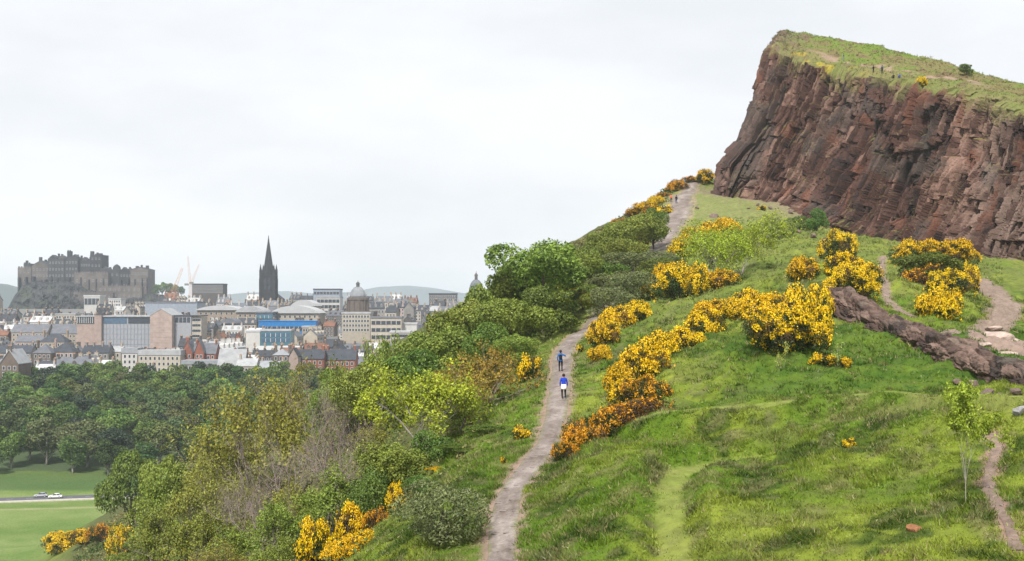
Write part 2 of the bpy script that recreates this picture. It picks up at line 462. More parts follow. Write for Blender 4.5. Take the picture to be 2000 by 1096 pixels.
def grass_colour(x, y, seed=0):
    """turf: lush green, yellow-green, olive and dry straw in drifting patches"""
    n1 = fbm(x / 9.0, y / 9.0, seed=31, octv=3); n2 = fbm(x / 2.6, y / 2.6, seed=47, octv=3); n3 = fbm(x / 0.8, y / 0.8, seed=53, octv=2)
    lush = np.array([0.128, 0.222, 0.017]); yel = np.array([0.275, 0.335, 0.042]); oli = np.array([0.185, 0.205, 0.055]); dry = np.array([0.35, 0.300, 0.145]); deep = np.array([0.034, 0.076, 0.009])
    c = lush + (yel - lush) * smooth(-0.35, 0.35, n1 + 0.5 * n2)[..., None]
    c = c + (deep - c) * (smooth(0.02, 0.36, n2 + 0.45 * n3) * 0.8)[..., None]
    c = c + (oli - c) * (smooth(0.05, 0.5, -n2 + 0.6 * n3) * 0.55)[..., None]
    c = c + (dry - c) * (smooth(0.25, 0.5, n3 - 0.5 * n1) * 0.3)[..., None]
    c = c * 0.86
    # upper banks and the slope over the path are drier; the hollow below the dyke is lusher
    up = smooth(95, 150, y)[..., None]; c = c + (oli * 1.1 - c) * up * 0.45
    lushm = (smooth(12, 16, x) * smooth(66, 74, y) * (1 - smooth(92, 104, y)))[..., None]; c = c + (np.array([0.060, 0.135, 0.013]) - c) * lushm * 0.7
    return c
def field_colour(x, y):
    n1 = fbm(x / 30.0, y / 14.0, seed=61, octv=4); n2 = fbm(x / 5.0, y / 4.0, seed=67, octv=3)
    c = np.array([0.115, 0.178, 0.042]) + np.array([0.06, 0.05, 0.03]) * smooth(-0.3, 0.5, n1)[..., None] + np.array([0.03, 0.02, 0.015]) * n2[..., None]
    tr = smooth(2.2, .6, seg_dist(x, y, np.array([[-240., 366.], [-160., 372.], [-130., 377.], [-60., 392.]])) + n2)[..., None]; c = c + (np.array([0.30, 0.29, 0.15]) - c) * tr * .7
    far = smooth(405, 412, y)[..., None]; c = c + (np.array([0.05, 0.095, 0.03]) - c) * far * 0.75
    return c

# near ground: one height-field sheet, finer towards the hill path
nx, ny = 500, 560
av = np.linspace(-0.62, 0.60, nx)
yv = np.concatenate([np.linspace(-12, 28, 24, endpoint=False), 28 * np.exp(np.linspace(0, math.log(440 / 28.0), ny - 24))])
YY, AA = np.meshgrid(yv, av, indexing='ij')
XX = AA * (YY + 26.0)
ZZ = H(XX, YY) + lump(XX, YY)
hz = H(XX, YY)
col = grass_colour(XX, YY) * 0.82
vf = smooth(-58, -62, hz)[..., None]; col = col * (1 - vf) + field_colour(XX, YY) * vf
# bare earth: beside the paths, under the crag, the worn scar at the dyke, the thicket floor
dpath, wpath = seg_dist(XX, YY, path_fine[:, :2], path_fine[:, 3])
earth = np.array([0.28, 0.20, 0.16])
edge_n = fbm(XX / 0.8, YY / 0.8, seed=71, octv=3)
m = smooth(0.55, 0.0, dpath - wpath * 0.5 + edge_n * 0.35)[..., None]; col = col * (1 - m) + earth * m
for l, hw, c in ((side_line, 0.28, (0.30, 0.195, 0.16)), (trail_line, 0.35, (0.27, 0.20, 0.15)), (scar_line, 1.5, (0.22, 0.165, 0.13)), (scar2_line, 2.2, (0.27, 0.20, 0.165))):
    if len(l) > 1:
        d = seg_dist(XX, YY, l); m = smooth(hw + 0.25, hw - 0.15, d + edge_n * 0.45)[..., None]; col = col * (1 - m) + np.array(c) * m
for l in (lane_line, lane2_line):
    d = seg_dist(XX, YY, l); m = smooth(.85, 0.3, d + edge_n * 0.35)[..., None] * 0.7; col = col * (1 - m) + np.array([0.235, 0.265, 0.065]) * m
foot_xy = np.array([P(*c)[:2] for c in foot_cp])
d = seg_dist(XX, YY, foot_xy); m = smooth(9, 1, d + 4 * edge_n)[..., None] * 0.8; col = col * (1 - m) + np.array([0.20, 0.15, 0.12]) * m
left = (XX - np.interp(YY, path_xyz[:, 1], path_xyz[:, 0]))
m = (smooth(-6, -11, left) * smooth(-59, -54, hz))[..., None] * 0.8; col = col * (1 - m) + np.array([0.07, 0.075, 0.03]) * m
# upper terrace beside the path is pale worn turf
m = (smooth(215, 232, YY) * smooth(22, 27, XX) * (1 - smooth(276, 290, YY)))[..., None] * 0.35; col = col * (1 - m) + np.array([0.27, 0.26, 0.13]) * m
vid = np.arange(nx * ny).reshape(ny, nx)
quads = np.stack([vid[:-1, :-1], vid[:-1, 1:], vid[1:, 1:], vid[1:, :-1]], -1).reshape(-1, 4)
V = np.stack([XX, YY, ZZ], -1).reshape(-1, 3)
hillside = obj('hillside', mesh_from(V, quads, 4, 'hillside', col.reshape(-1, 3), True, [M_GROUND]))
tag(hillside, kind='structure')

# far ground out to the horizon
fy = np.concatenate([np.linspace(438, 1800, 70), np.linspace(1900, 7200, 16)]); fx = np.linspace(-0.70, 0.70, 70)
FY, FX = np.meshgrid(fy, fx, indexing='ij'); FXX = FX * FY; FZ = valley(FXX, FY) + fbm(FXX / 60, FY / 60, seed=5) * 0.8 * smooth(445, 520, FY)
fc = np.array([0.07, 0.10, 0.045]) + fbm(FXX / 40, FY / 40, seed=7)[..., None] * np.array([0.02, 0.02, 0.01])
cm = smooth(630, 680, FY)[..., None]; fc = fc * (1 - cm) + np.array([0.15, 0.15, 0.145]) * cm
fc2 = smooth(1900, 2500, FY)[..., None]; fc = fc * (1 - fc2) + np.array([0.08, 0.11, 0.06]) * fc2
vid = np.arange(FY.size).reshape(FY.shape); quads = np.stack([vid[:-1, :-1], vid[:-1, 1:], vid[1:, 1:], vid[1:, :-1]], -1).reshape(-1, 4)
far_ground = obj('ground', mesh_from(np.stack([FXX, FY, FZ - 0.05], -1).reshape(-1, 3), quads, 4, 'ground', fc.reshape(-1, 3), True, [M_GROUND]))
tag(far_ground, kind='structure')

def far_hill(name, prof, D, depth, colr):
    n = 90; px = np.linspace(prof[0][0], prof[-1][0], n); py = np.interp(px, [p[0] for p in prof], [p[1] for p in prof])
    rows = []
    for k, t in enumerate(np.linspace(0, 1, 14)):
        s = math.sin(math.pi * t) ** 0.8
        x = (px - 1000) / F * D; z = -42 + ((HOR - py) / F * D + 42) * s * (1 + 0.04 * fbm(px / 25 + k, px * 0 + t * 5, seed=3))
        rows.append(np.stack([x, np.full(n, D - depth / 2 + depth * t), z], -1))
    V = np.array(rows); vid = np.arange(14 * n).reshape(14, n); q = np.stack([vid[:-1, :-1], vid[:-1, 1:], vid[1:, 1:], vid[1:, :-1]], -1).reshape(-1, 4)
    c = np.array(colr) + 0.3 * np.array(colr) * fbm(V[..., 0] / 90, V[..., 1] / 90, seed=4)[..., None]  # some distance haze is painted in: colr is paled and blued
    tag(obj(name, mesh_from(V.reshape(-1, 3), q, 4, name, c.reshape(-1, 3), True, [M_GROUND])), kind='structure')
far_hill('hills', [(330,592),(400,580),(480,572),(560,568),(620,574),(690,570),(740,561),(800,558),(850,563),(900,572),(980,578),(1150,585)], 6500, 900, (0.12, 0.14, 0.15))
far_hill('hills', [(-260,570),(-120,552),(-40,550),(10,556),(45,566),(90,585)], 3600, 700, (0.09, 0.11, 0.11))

# ------------------------------------------------------------------ the path and the road
def strip(name, line, mat, colfn, lift=0.03, nw=9, wob=0.12, zfun=None, seed=0, crown=0.0):
    """a sheet draped on the ground along line (x, y, z, width)"""
    n = len(line); T = np.gradient(line[:, :2], axis=0); T /= np.linalg.norm(T, axis=1)[:, None] + 1e-9
    Nn = np.c_[T[:, 1], -T[:, 0]]
    s = np.r_[0, np.cumsum(np.linalg.norm(np.diff(line[:, :2], axis=0), axis=1))]
    u = np.linspace(-0.5, 0.5, nw)
    wl_ = 1 + wob * fbm(s / 1.7, s * 0, seed=seed, octv=3); wr_ = 1 + wob * fbm(s / 1.7, s * 0 + 9, seed=seed + 3, octv=3)
    W = np.where(u[None] < 0, wl_[:, None], wr_[:, None]) * line[:, 3:4] * u[None]
    X = line[:, 0:1] + Nn[:, 0:1] * W; Y = line[:, 1:2] + Nn[:, 1:2] * W
    Zs = (H(X, Y) + lump(X, Y) if zfun is None else zfun(X, Y)) + lift + crown * (1 - (2 * u[None]) ** 2)
    Zs[:, 0] -= 0.08; Zs[:, -1] -= 0.08
    vid = np.arange(n * nw).reshape(n, nw); q = np.stack([vid[:-1, :-1], vid[:-1, 1:], vid[1:, 1:], vid[1:, :-1]], -1).reshape(-1, 4)
    c = colfn(X, Y, u[None] + 0 * X)
    return obj(name, mesh_from(np.stack([X, Y, Zs], -1).reshape(-1, 3), q[:, ::-1], 4, name, c.reshape(-1, 3), True, [mat]))
def resample(line, step):
    s = np.r_[0, np.cumsum(np.linalg.norm(np.diff(line[:, :2], axis=0), axis=1))]; t = np.arange(0, s[-1], step)
    return np.stack([np.interp(t, s, line[:, k]) for k in range(line.shape[1])], -1)
def path_col(X, Y, u):
    a = np.array([0.215, 0.180, 0.162]); b = np.array([0.315, 0.272, 0.25]); d = np.array([0.125, 0.095, 0.080]); g = np.array([0.15, 0.15, 0.06])
    n1 = fbm(X / 1.2, Y / 2.2, seed=81); n2 = fbm(X / 0.35, Y / 0.5, seed=83, octv=3)
    c = a + (b - a) * smooth(-0.1, 0.5, n1 + 0.4 * n2)[..., None]; c = c + (d - c) * (smooth(0.1, 0.5, n2 - n1 * 0.5) * 0.7)[..., None]
    ru = smooth(.10, .02, np.abs(np.abs(u + .04 * n1) - .2))[..., None]; c = c * (1 - .18 * ru); e = smooth(0.30, 0.48, np.abs(u) + 0.14 * n2 + .06 * n1)[..., None]; return c + (g - c) * e * 0.75
pl = resample(path_fine, 0.35)
hill_path = tag(strip('gravel_path', pl[pl[:, 1] > 42], M_PATH, path_col, lift=0.05, seed=4), kind='structure')
def dirt_col(base):
    base = np.array(base)
    def f(X, Y, u):
        n = fbm(X / 0.5, Y / 0.6, seed=91, octv=3); return base * (1 + 0.35 * n[..., None])
    return f
sl = np.c_[catmull(side_line, 6), np.full(len(catmull(side_line, 6)), 0.52)]
tag(strip('dirt_path', resample(sl, 0.25), M_PATH, dirt_col((0.205, 0.150, 0.122)), lift=0.04, nw=9, seed=8, wob=0.55), kind='structure')
tl = np.c_[catmull(trail_line, 6), np.full(len(catmull(trail_line, 6)), 0.75)]
tag(strip('dirt_path', resample(tl, 0.3), M_PATH, dirt_col((0.225, 0.170, 0.138)), lift=0.05, nw=9, seed=18, wob=0.6), kind='structure')
sc = np.c_[catmull(scar_line, 6), np.full(len(catmull(scar_line, 6)), 2.3)]
tag(strip('dirt_path', resample(sc, 0.5), M_PATH, dirt_col((0.225, 0.170, 0.138)), lift=0.05, nw=13, seed=28, wob=0.5), kind='structure')

M_ASPHALT = mat_plain('asphalt', (0.10, 0.10, 0.12), var=0.15, scale=0.8)
M_VERGE = mat_plain('verge_kerb', (0.42, 0.40, 0.33), var=0.2, scale=0.7)
rA = np.array([-163.0, 390.7]); rB = np.array([-132.0, 397.9]); rd = (rB - rA) / np.linalg.norm(rB - rA); rn = np.array([-rd[1], rd[0]])
def road_strip(name, off, w, lift, mat, h=0.0):
    a = rA - rd * 160 + rn * off; b = rA + rd * 420 + rn * off; t = np.linspace(0, 1, 160)[:, None]; c = a + (b - a) * t
    c = c + rn[None] * (np.sin(t * 3.1) * 2.0 * 0)
    l, r = c + rn * w / 2, c - rn * w / 2
    mid_z = H(c[:, 0], c[:, 1]) + lift
    m = MB(); vs = []
    for i in range(160):
        vs += [(l[i][0], l[i][1], mid_z[i]), (r[i][0], r[i][1], mid_z[i]), (l[i][0], l[i][1], mid_z[i] - 0.5), (r[i][0], r[i][1], mid_z[i] - 0.5)]
    fs = []
    for i in range(159):
        k = 4 * i; fs += [(k + 1, k + 5, k + 4, k), (k, k + 4, k + 6, k + 2), (k + 1, k + 3, k + 7, k + 5)]
    m.add(vs, fs); return tag(m.build(name, mat), kind='structure')
road_strip('road', 0.0, 7.0, 0.22, M_ASPHALT)
road_strip('pavement', -5.1, 2.6, 0.33, M_VERGE)
mk = MB()
for k in range(60):
    c = rA - rd * 100 + rd * k * 6.0; p = [c + rd * s + rn * t for s, t in ((0, -.06), (2, -.06), (2, .06), (0, .06))]
    z = float(H(np.array([c[0]]), np.array([c[1]]))[0]) + 0.23
    mk.add([(q[0], q[1], z) for q in p], [(0, 1, 2, 3)])
tag(mk.build('road_marking', mat_plain('road_paint', (0.75, 0.75, 0.72), var=0.1)), kind='structure')
# ------------------------------------------------------------------ the crag
def bigP(*a): return np.array(a, float)
crag_cols = [   # (foot, edge, skyline)
    (bigP(66,352,10), bigP(82,348,48), bigP(92,344,54)),
    (bigP(52.5,318,17), bigP(66,314,60), bigP(76,318,65)),
    (P(1394,392,281), P(1506,92,290), P(1535,62,303)),
    (P(1440,396,274), P(1533,114,281), P(1585,70,300)),
    (P(1525,405,264), P(1612,141,270), P(1700,89,290)),
    (P(1570,428,252), P(1672,152,259), P(1790,111,280)),
    (P(1625,458,242), P(1732,161,247), P(1880,134,268)),
    (P(1700,475,230), P(1800,172,235), P(1980,159,258)),
    (P(1800,485,215), P(1886,188,219), P(2090,188,245)),
    (P(1900,518,197), P(1970,216,202), P(2190,213,230)),
    (P(2010,520,185), P(2075,250,188), P(2300,243,215)),
    (P(2200,545,165), P(2270,332,168), P(2500,300,190))]
cF = np.array([c[0] for c in crag_cols]); cE = np.array([c[1] for c in crag_cols]); cS = np.array([c[2] for c in crag_cols])
cF[:, 2] -= 2.5
us = np.r_[0, np.cumsum(np.linalg.norm(np.diff(cF[:, :2], axis=0), axis=1))]
NU, NF, NT = 1180, 290, 70
# more columns where the face is in view
ud = np.interp(np.linspace(0, 1, NU), [0, 0.06, 0.9, 1.0], [0, us[2] * 0.8, us[9] + 8, us[-1]])
def along(Pn):
    c = catmull(Pn, 40); k = np.linspace(0, len(Pn) - 1, len(c)); uu = np.interp(k, np.arange(len(Pn)), us)
    return np.stack([np.interp(ud, uu, c[:, j]) for j in range(3)], -1)
uF, uE, uS = along(cF), along(cE), along(cS)
tt = np.linspace(0, 1, NF)
g_nose = np.interp(tt, [0, .28, .42, .63, .9, 1], [0, .12, .48, .74, .93, 1.0]); g_face = np.interp(tt, [0, .15, .45, .75, 1], [0, .20, .50, .80, 1.0])
kn = smooth(us[3], us[2], ud)[:, None]; G = g_nose[None] * kn + g_face[None] * (1 - kn)
face = uF[:, None, :] + (uE - uF)[:, None, :] * np.stack([G, G, np.broadcast_to(tt[None], G.shape)], -1)
# base normals of the smooth face
du = np.gradient(face, axis=0); dt_ = np.gradient(face, axis=1); Nf = np.cross(du, dt_); Nf /= np.linalg.norm(Nf, axis=2, keepdims=True) + 1e-9
if Nf[NU // 2, NF // 2, 0] > 0: Nf = -Nf
hgt = np.linalg.norm(uE - uF, axis=1)[:, None]
s_ = ud[:, None] + 0 * tt[None]; t_ = tt[None] * hgt
# lean of the columns: a little further over than the face itself
sl_ = s_ - 0.17 * t_
wx = fbm(s_ / 9, t_ / 9, seed=101, octv=3) * 2.2; wy = fbm(s_ / 9, t_ / 9, seed=103, octv=3) * 2.5
disp = np.zeros_like(s_)
tone = np.zeros_like(s_)
def columns(lx, ly, amp, tl_, seed, wob):
    """upright joint-bounded columns, each broken across at its own heights"""
    x = (sl_ + wx * wob) / lx; f1, f2, r1, r2, r3, ox, _ = cells(x, x * 0 + .5, seed=seed)
    g1, g2, a1, a2, a3, _, oy = cells(np.floor(r1 * 9999) + .5, (t_ + wy * .3) / ly + r2 * 31.0, seed=seed + 50)
    d = amp * ((r3 - .5) * .8 + (a1 - .5) * .9 + tl_ * (r1 - .5) * ox * 2.6 - .35 * np.abs(ox) + .7 * (a2 - .6) * oy) - amp * .75 * smooth(.13, 0, f2 - f1)
    return d, (a3 - .5) * .7 + (r2 - .5) * .6
f1, f2, r1, r2, r3, ox, oy = cells((sl_ + wx) / 15.0, (t_ + wy) / 30.0, seed=200); disp += 2.0 * (r1 - .5)
for sc_, (lx, ly, amp, tl_, tw_, wob) in enumerate([(5.0, 15.0, 1.7, .4, .35, .9), (2.1, 7.5, 1.6, .9, .95, .6), (1.0, 3.8, .95, 1.2, 1.1, .45)]):
    d_, t2_ = columns(lx, ly, amp, tl_, 210 + sc_, wob); disp += d_; tone += t2_ * tw_
f1, f2, r1, r2, r3, ox, oy = cells(sl_ / .45, t_ / 1.2, seed=204); disp += .34 * (r1 - .5 + (r2 - .5) * ox + (r3 - .5) * oy); tone += (r3 - .5) * .6
for gi, (gx, gt, ga_) in enumerate([(3.1, 18.0, 1.0)]):      # long narrow fissures down the face
    gn = np.abs(vnoise((sl_ + wx * .35) / gx, (t_ + wy) / gt, seed=260 + gi)); disp -= ga_ * smooth(.10, 0.0, gn)
# rock ledges in the upper third, talus ramps at the foot
disp += fbm(s_ / 22, t_ / 22, seed=111, octv=3) * 2.2
topf = smooth(0.0, 0.10, tt)[None] * smooth(1.0, 0.955, tt)[None]
tal = smooth(0.24, 0.0, tt)[None] * smooth(us[2] + 6, us[4], ud)[:, None] * (1 - smooth(us[6], us[8], ud)[:, None])
disp = disp * (0.6 + 0.4 * topf) + tal * (3.0 + 2.0 * fbm(s_ / 6, t_ / 6, seed=115))
facing = Nf * np.array([1, 1, 0.45])
facing /= np.linalg.norm(facing, axis=2, keepdims=True)
rimc = cells(s_[:, -1] / 2.6, s_[:, -1] * 0 + .5, seed=231)[2] - .55; rimc = rimc + .6 * (cells(s_[:, -1] / .9, s_[:, -1] * 0 + .5, seed=233)[2] - .5); rimc = rimc * (.25 + .75 * smooth(us[2], us[3] + 6, ud)); disp = disp * (.6 + .4 * smooth(us[2] - 2, us[3] + 4, ud))[:, None]
faceD = face + facing * disp[..., None]; faceD[..., 2] += (rimc * 1.9)[:, None] * smooth(.72, 1.0, tt)[None]
# the grassy top, from the broken edge back over the skyline
T2 = np.linspace(0, 1, NT)[1:]
prof = [(0, 0.0), (1.0, 1.0)]
top = []
for t in T2:
    if t < 0.72:
        k = t / 0.72; p = uE + (uS - uE) * np.array([k, k, 1])[None] if False else uE + (uS - uE) * k
        p = p + np.array([0, 0, 1.0]) * (0.8 * math.sin(math.pi * k))
    else:
        k = (t - 0.72) / 0.28; p = uS + np.array([34, 16, -14.0]) * k ** 1.2
    top.append(p)
top = np.array(top).transpose(1, 0, 2)
ed = (facing[:, -1] * disp[:, -1:])[:, None, :] * np.clip(1 - np.arange(1, NT) / 9.0, 0, 1)[None, :, None]
top = top + ed; top[..., 2] += (rimc * 1.9)[:, None] * np.clip(1 - np.arange(1, NT) / 6.0, 0, 1)[None]
tx, ty = top[..., 0], top[..., 1]
top[..., 2] += fbm(tx / 6, ty / 6, seed=121, octv=4) * 1.0 + np.abs(fbm(tx / 1.6, ty / 1.6, seed=123, octv=2)) * 0.45
# step of bare rock along the skyline near the prow
prow = smooth(us[4], us[2] - 2, ud)[:, None] * (1 - smooth(us[2] - 8, us[1], ud))[:, None] * 0 + smooth(us[4] - 6, us[2], ud)[:, None]
kk = cells(tx / 2.2, ty / 2.2, seed=131); top[..., 2] += prow * (kk[2] - 0.35) * 1.1
ALL = np.concatenate([faceD, top], axis=1)
# colours: red-brown dolerite, pinkish fresh faces, dark weathered bands, turf on the ledges
Nn_ = np.cross(np.gradient(ALL, axis=0), np.gradient(ALL, axis=1)); Nn_ /= np.linalg.norm(Nn_, axis=2, keepdims=True) + 1e-9
if Nn_[NU // 2, -20, 2] < 0: Nn_ = -Nn_
rb = np.array([0.088, 0.047, 0.037]); pk = np.array([0.250, 0.155, 0.122]); dk = np.array([0.027, 0.020, 0.019]); og = np.array([0.160, 0.068, 0.044]); gy = np.array([0.085, 0.070, 0.062])
big = fbm(s_ / 14 + 3, t_ / 18, seed=141, octv=3)
c = rb + (pk - rb) * smooth(0.10, 0.9, tone + 0.5 * big + 0.05)[..., None]
c = c + (dk - c) * (smooth(0.1, 0.75, -tone + 0.35 * fbm(s_ / 3, t_ / 9, seed=143)) * 0.8)[..., None]
c = c + (og - c) * (smooth(0.25, 0.5, fbm(s_ / 3.1, t_ / 7, seed=145, octv=3)) * 0.7)[..., None]
c = c + (gy - c) * (smooth(0.1, 0.45, fbm(s_ / 8, t_ / 6, seed=147, octv=3)) * 0.6)[..., None]
nose_shade = (smooth(us[2] + 7, us[2] - 3, ud)[:, None] * smooth(0.75, 0.5, tt)[None])[..., None]; c = c + (np.array([0.085, 0.062, 0.060]) - c) * nose_shade * 0.55  # shade on the prow's lower turned-away side, painted into the rock colour
rightg = smooth(us[8], us[9] + 4, ud)[:, None, None] * 0.55; c = c + (np.array([0.17, 0.135, 0.118]) - c) * rightg * smooth(-0.5, .5, tone)[..., None]
ledge = (smooth(0.42, 0.72, Nn_[:, :NF, 2]) * smooth(-0.1, 0.25, fbm(s_ / 5, t_ / 5, seed=149) + 0.35 * (tt[None] - .55)))[..., None]
led_c = np.array([0.15, 0.16, 0.045]) + (np.array([0.30, 0.25, 0.05]) - np.array([0.15, 0.16, 0.045])) * smooth(0.1, 0.5, fbm(s_ / 2, t_ / 2, seed=151))[..., None]
c = c + (led_c - c) * ledge * 0.6
# turf tongues just below the rim
rim = (smooth(0.93, 1.02, tt[None] + 0.12 * fbm(s_ / 3, t_ / 3, seed=153, octv=3)) * 0.6)[..., None]; c = c + (np.array([0.20, 0.185, 0.075]) - c) * rim
tn = fbm(tx / 7, ty / 7, seed=161, octv=4); tn2 = fbm(tx / 1.8, ty / 1.8, seed=163, octv=3)
ct = np.array([0.125, 0.175, 0.030]) + (np.array([0.165, 0.145, 0.058]) - np.array([0.125, 0.175, 0.030])) * smooth(-0.35, 0.25, tn + 0.5 * tn2)[..., None]
ct = ct + (np.array([0.13, 0.085, 0.055]) - ct) * (smooth(0.15, 0.5, tn2 - 0.3 * tn) * 0.7)[..., None]
kkT = np.arange(1, NT)[None] / (NT * 0.72)
ledgeT = smooth(0.42, 0.12, kkT + 0.15 * tn2)[..., None]; ct = ct + (np.array([0.165, 0.165, 0.058]) - ct) * ledgeT * 0.7
trodden = (smooth(0.07, 0.02, np.abs(kkT - 0.34 - 0.05 * np.sin(ud[:, None] / 9)) + 0.02 * tn2))[..., None]; trodden = trodden * smooth(-.25, .2, tn2 + .4 * tn)[..., None] * (smooth(us[3], us[4], ud) * (1 - smooth(us[7], us[8], ud)))[:, None, None]; ct = ct + (np.array([0.30, 0.21, 0.165]) - ct) * trodden * 0.85
yl = (smooth(0.30, 0.45, fbm(tx / 3, ty / 3, seed=167, octv=2)) * smooth(0.35, 0.1, kkT) * smooth(us[6], us[3], ud)[:, None])[..., None]; ct = ct + (np.array([0.40, 0.30, 0.03]) - ct) * yl * 0.7
pr = (prow * smooth(0.1, 0.5, kk[4]))[..., None]; ct = ct + (np.array([0.15, 0.10, 0.085]) - ct) * pr * 0.9
CC = np.concatenate([c, ct], axis=1)
nvv = NF + NT - 1
vid = np.arange(NU * nvv).reshape(NU, nvv); q = np.stack([vid[:-1, :-1], vid[1:, :-1], vid[1:, 1:], vid[:-1, 1:]], -1).reshape(-1, 4)
cliff = obj('cliff', mesh_from(ALL.reshape(-1, 3), q, 4, 'cliff', np.clip(CC, 0.01, 0.9).reshape(-1, 3), False, [M_ROCK]))
tag(cliff, kind='structure')
from mathutils.bvhtree import BVHTree
cliff_bvh = BVHTree.FromPolygons(ALL[::2, ::2].reshape(-1, 3).tolist(), (lambda v: np.stack([v[:-1, :-1], v[1:, :-1], v[1:, 1:], v[:-1, 1:]], -1).reshape(-1, 4).tolist())(np.arange(ALL[::2, ::2].shape[0] * ALL[::2, ::2].shape[1]).reshape(ALL[::2, ::2].shape[:2])))
def cliff_hit(px, py):
    d = Vector(P(px, py, 1.0)).normalized(); h = cliff_bvh.ray_cast(Vector((0, 0, 0)), d)
    return None if h[0] is None else np.array(h[0])
def drop(x, y, z0=200.0):
    """height of the ground or the crag under a point"""
    h = cliff_bvh.ray_cast(Vector((x, y, z0)), Vector((0, 0, -1)))
    g = float(H(np.array([x]), np.array([y]))[0] + lump(np.array([x]), np.array([y]))[0])
    return max(g, h[0].z) if h[0] is not None else g

# ------------------------------------------------------------------ the rock dyke
dy_line = np.array([P(1602,592,110), P(1640,612,104), P(1700,652,97), P(1770,688,90), P(1850,724,82), P(1930,758,75.5), P(2010,794,69), P(2110,840,63)])
dl = resample(np.c_[catmull(dy_line, 10), np.zeros((len(catmull(dy_line, 10)), 1))], 0.16)[:, :3]
nd = len(dl); npf = 74
T = np.gradient(dl[:, :2], axis=0); T /= np.linalg.norm(T, axis=1)[:, None]; Nd = np.c_[T[:, 1], -T[:, 0]]
if Nd[nd // 2, 1] > 0: Nd = -Nd           # towards the viewer
sd = np.r_[0, np.cumsum(np.linalg.norm(np.diff(dl[:, :2], axis=0), axis=1))]
ph = np.linspace(-0.25, 1.2, npf)         # around the section: foot in front -> top -> back
hh = 1.9 * np.interp(sd, [0, 3, sd[-1]], [0.55, 1.0, 1.12]) * (1 + 0.16 * fbm(sd / 3.5, sd * 0, seed=171))
ww = 1.25 * np.interp(sd, [0, 3, sd[-1]], [0.7, 1.0, 1.1])
sec_x = np.interp(ph, [-0.25, 0.0, 0.12, 0.45, 0.62, 0.85, 1.2], [1.35, 1.18, 1.0, 0.72, 0.25, -0.75, -1.35]); sec_z = np.interp(ph, [-0.25, 0.0, 0.12, 0.45, 0.62, 0.85, 1.2], [-0.35, -0.02, 0.10, 0.78, 0.97, 0.98, 0.3])
DX = dl[:, 0:1] + Nd[:, 0:1] * (ww[:, None] * sec_x[None]); DY = dl[:, 1:2] + Nd[:, 1:2] * (ww[:, None] * sec_x[None]); DZ = dl[:, 2:3] + hh[:, None] * sec_z[None]
bas = np.stack([DX, DY, DZ], -1); nb = np.cross(np.gradient(bas, axis=0), np.gradient(bas, axis=1)); nb /= np.linalg.norm(nb, axis=2, keepdims=True) + 1e-9
if nb[nd // 2, int(npf * .6), 2] < 0: nb = -nb
S2 = sd[:, None] + 0 * ph[None]; P2 = ph[None] * 4.6 + 0 * sd[:, None]
dd = np.zeros_like(S2); tn_ = np.zeros_like(S2)
for k, (lx, ly, amp) in enumerate([(6.0, 1.6, .42), (2.2, .62, .26), (.7, .30, .11)]):
    f1, f2, r1, r2, r3, ox, oy = cells(S2 / lx + 0.3 * vnoise(S2 / 2, P2 / 2, seed=k), P2 / ly + 0.25 * vnoise(S2 / 2, P2 / 2, seed=k + 7), seed=300 + k)
    dd += amp * ((r1 - .5) + .7 * ((r2 - .5) * ox + (r3 - .5) * oy)) - amp * .55 * smooth(.16, 0, f2 - f1); tn_ += (r2 - .5) * (.5, .8, .5)[k]
bas = bas + nb * dd[..., None]
cd = np.array([0.098, 0.064, 0.053]) + (np.array([0.21, 0.145, 0.118]) - np.array([0.098, 0.064, 0.053])) * smooth(0, .8, tn_ + .3)[..., None]
cd = cd + (np.array([0.05, 0.040, 0.037]) - cd) * (smooth(0.05, .6, -tn_ + .5 * vnoise(S2 / 1.5, P2 / 1.2, seed=5)) * .85)[..., None]
li = smooth(.15, .5, fbm(S2 / 1.5, P2, seed=181)) * smooth(.45, .7, ph)[None]; cd = cd + (np.array([0.17, 0.15, 0.12]) - cd) * (li * .7)[..., None]
vid = np.arange(nd * npf).reshape(nd, npf); q = np.stack([vid[:-1, :-1], vid[1:, :-1], vid[1:, 1:], vid[:-1, 1:]], -1).reshape(-1, 4)
dyke = obj('rock_outcrop', mesh_from(bas.reshape(-1, 3), q, 4, 'rock_outcrop', cd.reshape(-1, 3), False, [M_ROCK]))
tag(dyke, 'long low wall of dark broken rock running down the grassy slope', 'rock outcrop')

# ------------------------------------------------------------------ loose rocks
def rock_mesh(name, seed, colr, flat=0.7, var=0.25):
    bm = bmesh.new(); bmesh.ops.create_icosphere(bm, subdivisions=3, radius=1.0)
    co = np.array([v.co[:] for v in bm.verts]); r = np.random.default_rng(seed)
    for k in range(9):                                   # chop with random planes for flat fracture faces
        n = r.normal(size=3); n /= np.linalg.norm(n); d = r.uniform(0.45, 0.8); o = co @ n - d
        co = co - np.clip(o, 0, None)[:, None] * n[None]
    co += (fbm(co[:, 0] * 2, co[:, 1] * 2, co[:, 2] * 2, seed=seed, octv=3) * 0.1)[:, None] * co
    co *= np.array([1, 0.8, flat])
    fs = np.array([[v.index for v in f.verts] for f in bm.faces]); bm.free()
    cc = np.array(colr)[None] * (1 + var * fbm(co[:, 0] * 3, co[:, 1] * 3, co[:, 2] * 3, seed=seed + 1))[:, None]
    return mesh_from(co, fs, 3, name, cc, False, [M_ROCK])
R_BROWN = [rock_mesh('rock', 400 + k, (0.19, 0.14, 0.12)) for k in range(4)]
R_PALE = [rock_mesh('rock', 410 + k, (0.46, 0.36, 0.31), flat=0.45) for k in range(3)]
R_GREY = rock_mesh('rock', 420, (0.36, 0.35, 0.36)); R_ORANGE = rock_mesh('rock', 421, (0.36, 0.17, 0.085), flat=0.5)
